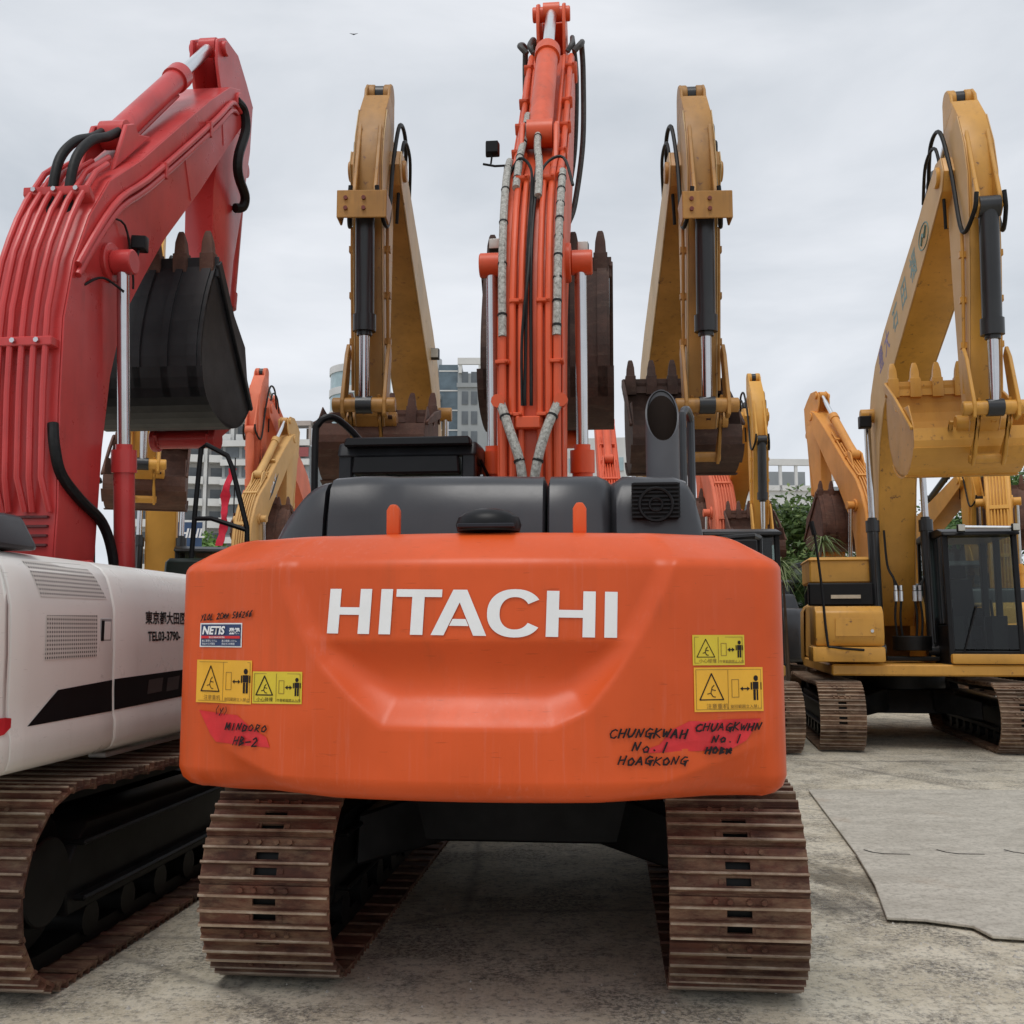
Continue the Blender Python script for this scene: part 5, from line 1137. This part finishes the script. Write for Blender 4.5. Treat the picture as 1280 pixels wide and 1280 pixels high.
# 6d low office blocks
T5 = building('low pale green building with rows of windows, right of the orange boom', 9.3, 135, -8); T5.scale.z = 1.12
block(T5, 'wall', -6, 6, 0, 12, 0, 24, BW)
for k in range(6):
    for j in range(6):
        b = unit(T5, 'lw', lambda m: m.box(0, 1.4, -.1, .02, 0, 1.6), BTL, 'window'); b.location = (-5.6 + j * 1.95, 0, 5 + k * 3)
T6 = building('long low white building with open roof colonnade, above the dark trees', 40, 130, 3); T6.scale.z = 1.13
for x0, x1, h in ((-12, -1.4, 20.5), (-1.2, 9, 18.8)):
    block(T6, 'wall', x0, x1, 0, 10, 0, h - 3.6, BW)
    m = MB(); m.box(x0 - .2, x1 + .2, -.4, .2, h - .7, h)
    for k in range(6): x = x0 + (x1 - x0 - .4) * k / 5; m.box(x, x + .35, -.3, .1, h - 3.6, h - .7)
    m.box(x0, x1, -.3, 0, h - 3.6, h - 3.0); m.build('roof_colonnade', BW, T6)
    for k in range(5):
        for j in range(4):
            b = unit(T6, 'tw', lambda m: m.box(0, 1.9, -.1, .02, 0, 1.7), BDK, 'window'); b.location = (x0 + .4 + j * 2.5, 0, 2 + k * 2.9)
    block(T6, 'back_wall', x0, x1, 3, 10, h - 3.6, h - 1.0, BG)

# ================================================================== 7. trees and plants
def leafmat(name, a, b_, c):
    m, nt, b = newmat(name); g = nt.nodes.new('ShaderNodeNewGeometry')
    nt.links.new(ramp(nt, g.outputs['Random Per Island'], [(0, a), (.5, b_), (1, c)]), b.inputs['Base Color']); b.inputs['Roughness'].default_value = .55
    tl = nt.nodes.new('ShaderNodeBsdfTranslucent'); tl.inputs[0].default_value = (*b_, 1); mx = nt.nodes.new('ShaderNodeMixShader'); mx.inputs[0].default_value = .25
    nt.links.new(b.outputs[0], mx.inputs[1]); nt.links.new(tl.outputs[0], mx.inputs[2]); nt.links.new(mx.outputs[0], nt.nodes['Material Output'].inputs[0]); return m
LEAF = leafmat('tree_leaf', (.035, .08, .02), (.075, .15, .035), (.14, .22, .06)); LEAFD = leafmat('dark_tree_leaf', (.04, .075, .02), (.085, .15, .035), (.18, .25, .07))
BARK = flat('bark', (.12, .09, .065), .9)
def tree(label, x, y, h, r, seed, mat=LEAF, n=5200, leaf=.13):
    n = int(n * 2.6); leaf *= .85; rnd = random.Random(seed); o = link(bpy.data.objects.new('tree', None)); o.location = (x, y, 0); o['label'] = label; o['category'] = 'tree'; o['group'] = 'trees behind the machines'
    m = MB(); m.tube([(0, 0, 0), (.08, .05, h * .3), (0, .1, h * .62)], [.2, .15, .08], 8)
    cl = []
    for k in range(26):
        a = rnd.uniform(0, 6.28); d = r * rnd.uniform(.05, .85); z = h * rnd.uniform(.3, .92) - d * .15; c = Vector((d * math.cos(a), d * math.sin(a), z)); cl.append((c, r * rnd.uniform(.26, .46)))
        m.tube([(0, .05, h * rnd.uniform(.25, .5)), tuple(c * .5 + Vector((0, 0, z * .15))), tuple(c)], [.07, .05, .02], 5)
    m.build('trunk', BARK, o); V, F = [], []
    for i in range(n):
        c, cr = rnd.choice(cl); d = Vector((rnd.gauss(0, 1), rnd.gauss(0, 1), rnd.gauss(0, 1))).normalized(); p = c + d * cr * rnd.uniform(.15, 1.08) ; p.z = c.z + (p.z - c.z) * .8
        u = Vector((rnd.gauss(0, 1), rnd.gauss(0, 1), rnd.gauss(0, .6))).normalized(); w = u.cross(d).normalized() if u.cross(d).length > .01 else Vector((1, 0, 0)); s = leaf * rnd.uniform(.6, 1.5); k = len(V)
        V += [tuple(p - u * s), tuple(p + w * s * .45), tuple(p + u * s), tuple(p - w * s * .45)]; F.append((k, k + 1, k + 2, k + 3))
    from_faces('crown', V, F, mat, o); return o
tree('dense dark tree left of the orange yellow boom', 9.9, 36, 6.3, 3.0, 1, LEAFD, 8000)
tree('lower dark tree between two machines, left of the dense one', 7.6, 33, 5.2, 2.2, 2, LEAFD, 5000)
tree('round green tree in the gap left of the cab roof', 15.6, 37, 6.0, 2.2, 3, LEAF, 5000)
tree('tall green tree behind the toothed bucket at right', 18.2, 38, 7.6, 2.8, 4, LEAF, 6500)
tree('green tree top at the right edge of the photo', 22.5, 40, 8.6, 3.0, 5, LEAF, 6000)
tree('bright green low tree under the balconied tower', -13.2, 45, 5.9, 2.4, 6, leafmat('bright_leaf', (.06, .13, .02), (.12, .24, .04), (.2, .34, .08)), 5500)
tree('green tree showing through the black handrail frame', -9.8, 44, 5.6, 2.2, 7, LEAF, 4000)
tree('faint green tree low behind the orange excavators at centre', 3.2, 44, 4.2, 2.4, 8, LEAFD, 3000)
# drooping long-leaved plant by the black cab
PL = link(bpy.data.objects.new('leafy_plant', None)); PL.location = (4.75, 17.6, 0); PL['label'] = 'drooping plant with long narrow leaves beside the dark trees'; PL['category'] = 'plant'
m = MB(); rnd = random.Random(4); heads = []
for k in range(7):
    hx, hy, hz = rnd.uniform(-.45, .75), rnd.uniform(-.3, .3), rnd.uniform(2.3, 3.35); heads.append((hx, hy, hz)); m.tube([(hx * .3, hy * .3, 0), (hx * .6, hy * .6, hz * .5), (hx, hy, hz)], [.035, .025, .015], 6, 3)
m.build('stem', BARK, PL); V, F = [], []
for (hx, hy, hz) in heads:
    for j in range(30):
        a = rnd.uniform(0, 6.28); L = rnd.uniform(.3, .55); e = rnd.uniform(-.3, .9); p = Vector((hx, hy, hz)); d = Vector((math.cos(a), math.sin(a), e)).normalized(); s = Vector((-d.y, d.x, 0)).normalized() * .016
        k0 = len(V)
        for q in range(5):
            t = q / 4; pp = p + d * L * t + Vector((0, 0, -.42 * L * t * t * 1.6)); ww = s * (1 - t * .85) * (.5 + min(1, t * 3) * .7); V += [tuple(pp - ww), tuple(pp + ww)]
        for q in range(4): F.append((k0 + 2 * q, k0 + 2 * q + 1, k0 + 2 * q + 3, k0 + 2 * q + 2))
o = from_faces('foliage', V, F, leafmat('long_leaf', (.09, .14, .04), (.16, .22, .08), (.3, .33, .16)), PL)

# ================================================================== 8. small things
o = link(bpy.data.objects.new('yard_sign', None)); o.location = (-7.58, 23.9, 0); o['label'] = 'blue sign with white capital letters standing behind the machines at left'; o['category'] = 'sign'
MB().box(-.3, .32, -.03, .0, 3.5, 4.08).build('panel', flat('sign_blue', (.03, .07, .16), .5), o); m = MB()
for x in (-.28, .28): m.box(x - .03, x + .03, .002, .06, 0, 3.4)
m.build('post', BLACK, o); text_mesh('lettering', 'HNL', .3, lambda a, b: Vector((a, -.034, b)), STICK_W, o, -.22, 3.72, bold=.008, shear=.2)
o = link(bpy.data.objects.new('red_banner', None)); o.location = (-8.9, 31, 0); o['label'] = 'narrow bright red banner seen through the black handrail frame'; o['category'] = 'banner'
V, F = [], []
for k in range(15):
    z = 4.1 + k * .17; w = .11 + .02 * math.sin(k * 2.3) + .02 * math.sin(k * .9); x = .05 * math.sin(k * .5) + (k * .022)
    for yy in (-.015, .015): V += [(x - w, yy + .06 * math.sin(k * 1.1), z), (x + w, yy - .06 * math.sin(k * 1.3), z)]
for k in range(14):
    a = k * 4; F += [(a, a + 1, a + 5, a + 4), (a + 3, a + 2, a + 6, a + 7)]
from_faces('cloth', V, F, flat('red_cloth', (.6, .01, .04), .7), o, True); m = MB(); m.tube([(.42, 0, 0), (.42, 0, 6.8)], .02, 8); m.tube([(.42, 0, 6.55), (.1, 0, 6.55)], .012, 6); m.build('pole', BLACK, o)
V = [(-.35, 0, .1), (-.1, .05, .04), (0, .12, 0), (.1, .05, .04), (.35, 0, .1), (0, -.2, 0), (0, 0, .05), (0, 0, -.05)]
o = from_faces('bird', V, [(0, 1, 6), (0, 7, 1), (1, 7, 6), (3, 4, 6), (3, 7, 4), (3, 6, 7), (2, 6, 5), (2, 5, 7), (1, 6, 2, 7), (3, 7, 2, 6)], BLACK); o.location = (-11.5, 70, 44.5); o['label'] = 'tiny dark bird flying in the cloudy sky'; o['category'] = 'bird'
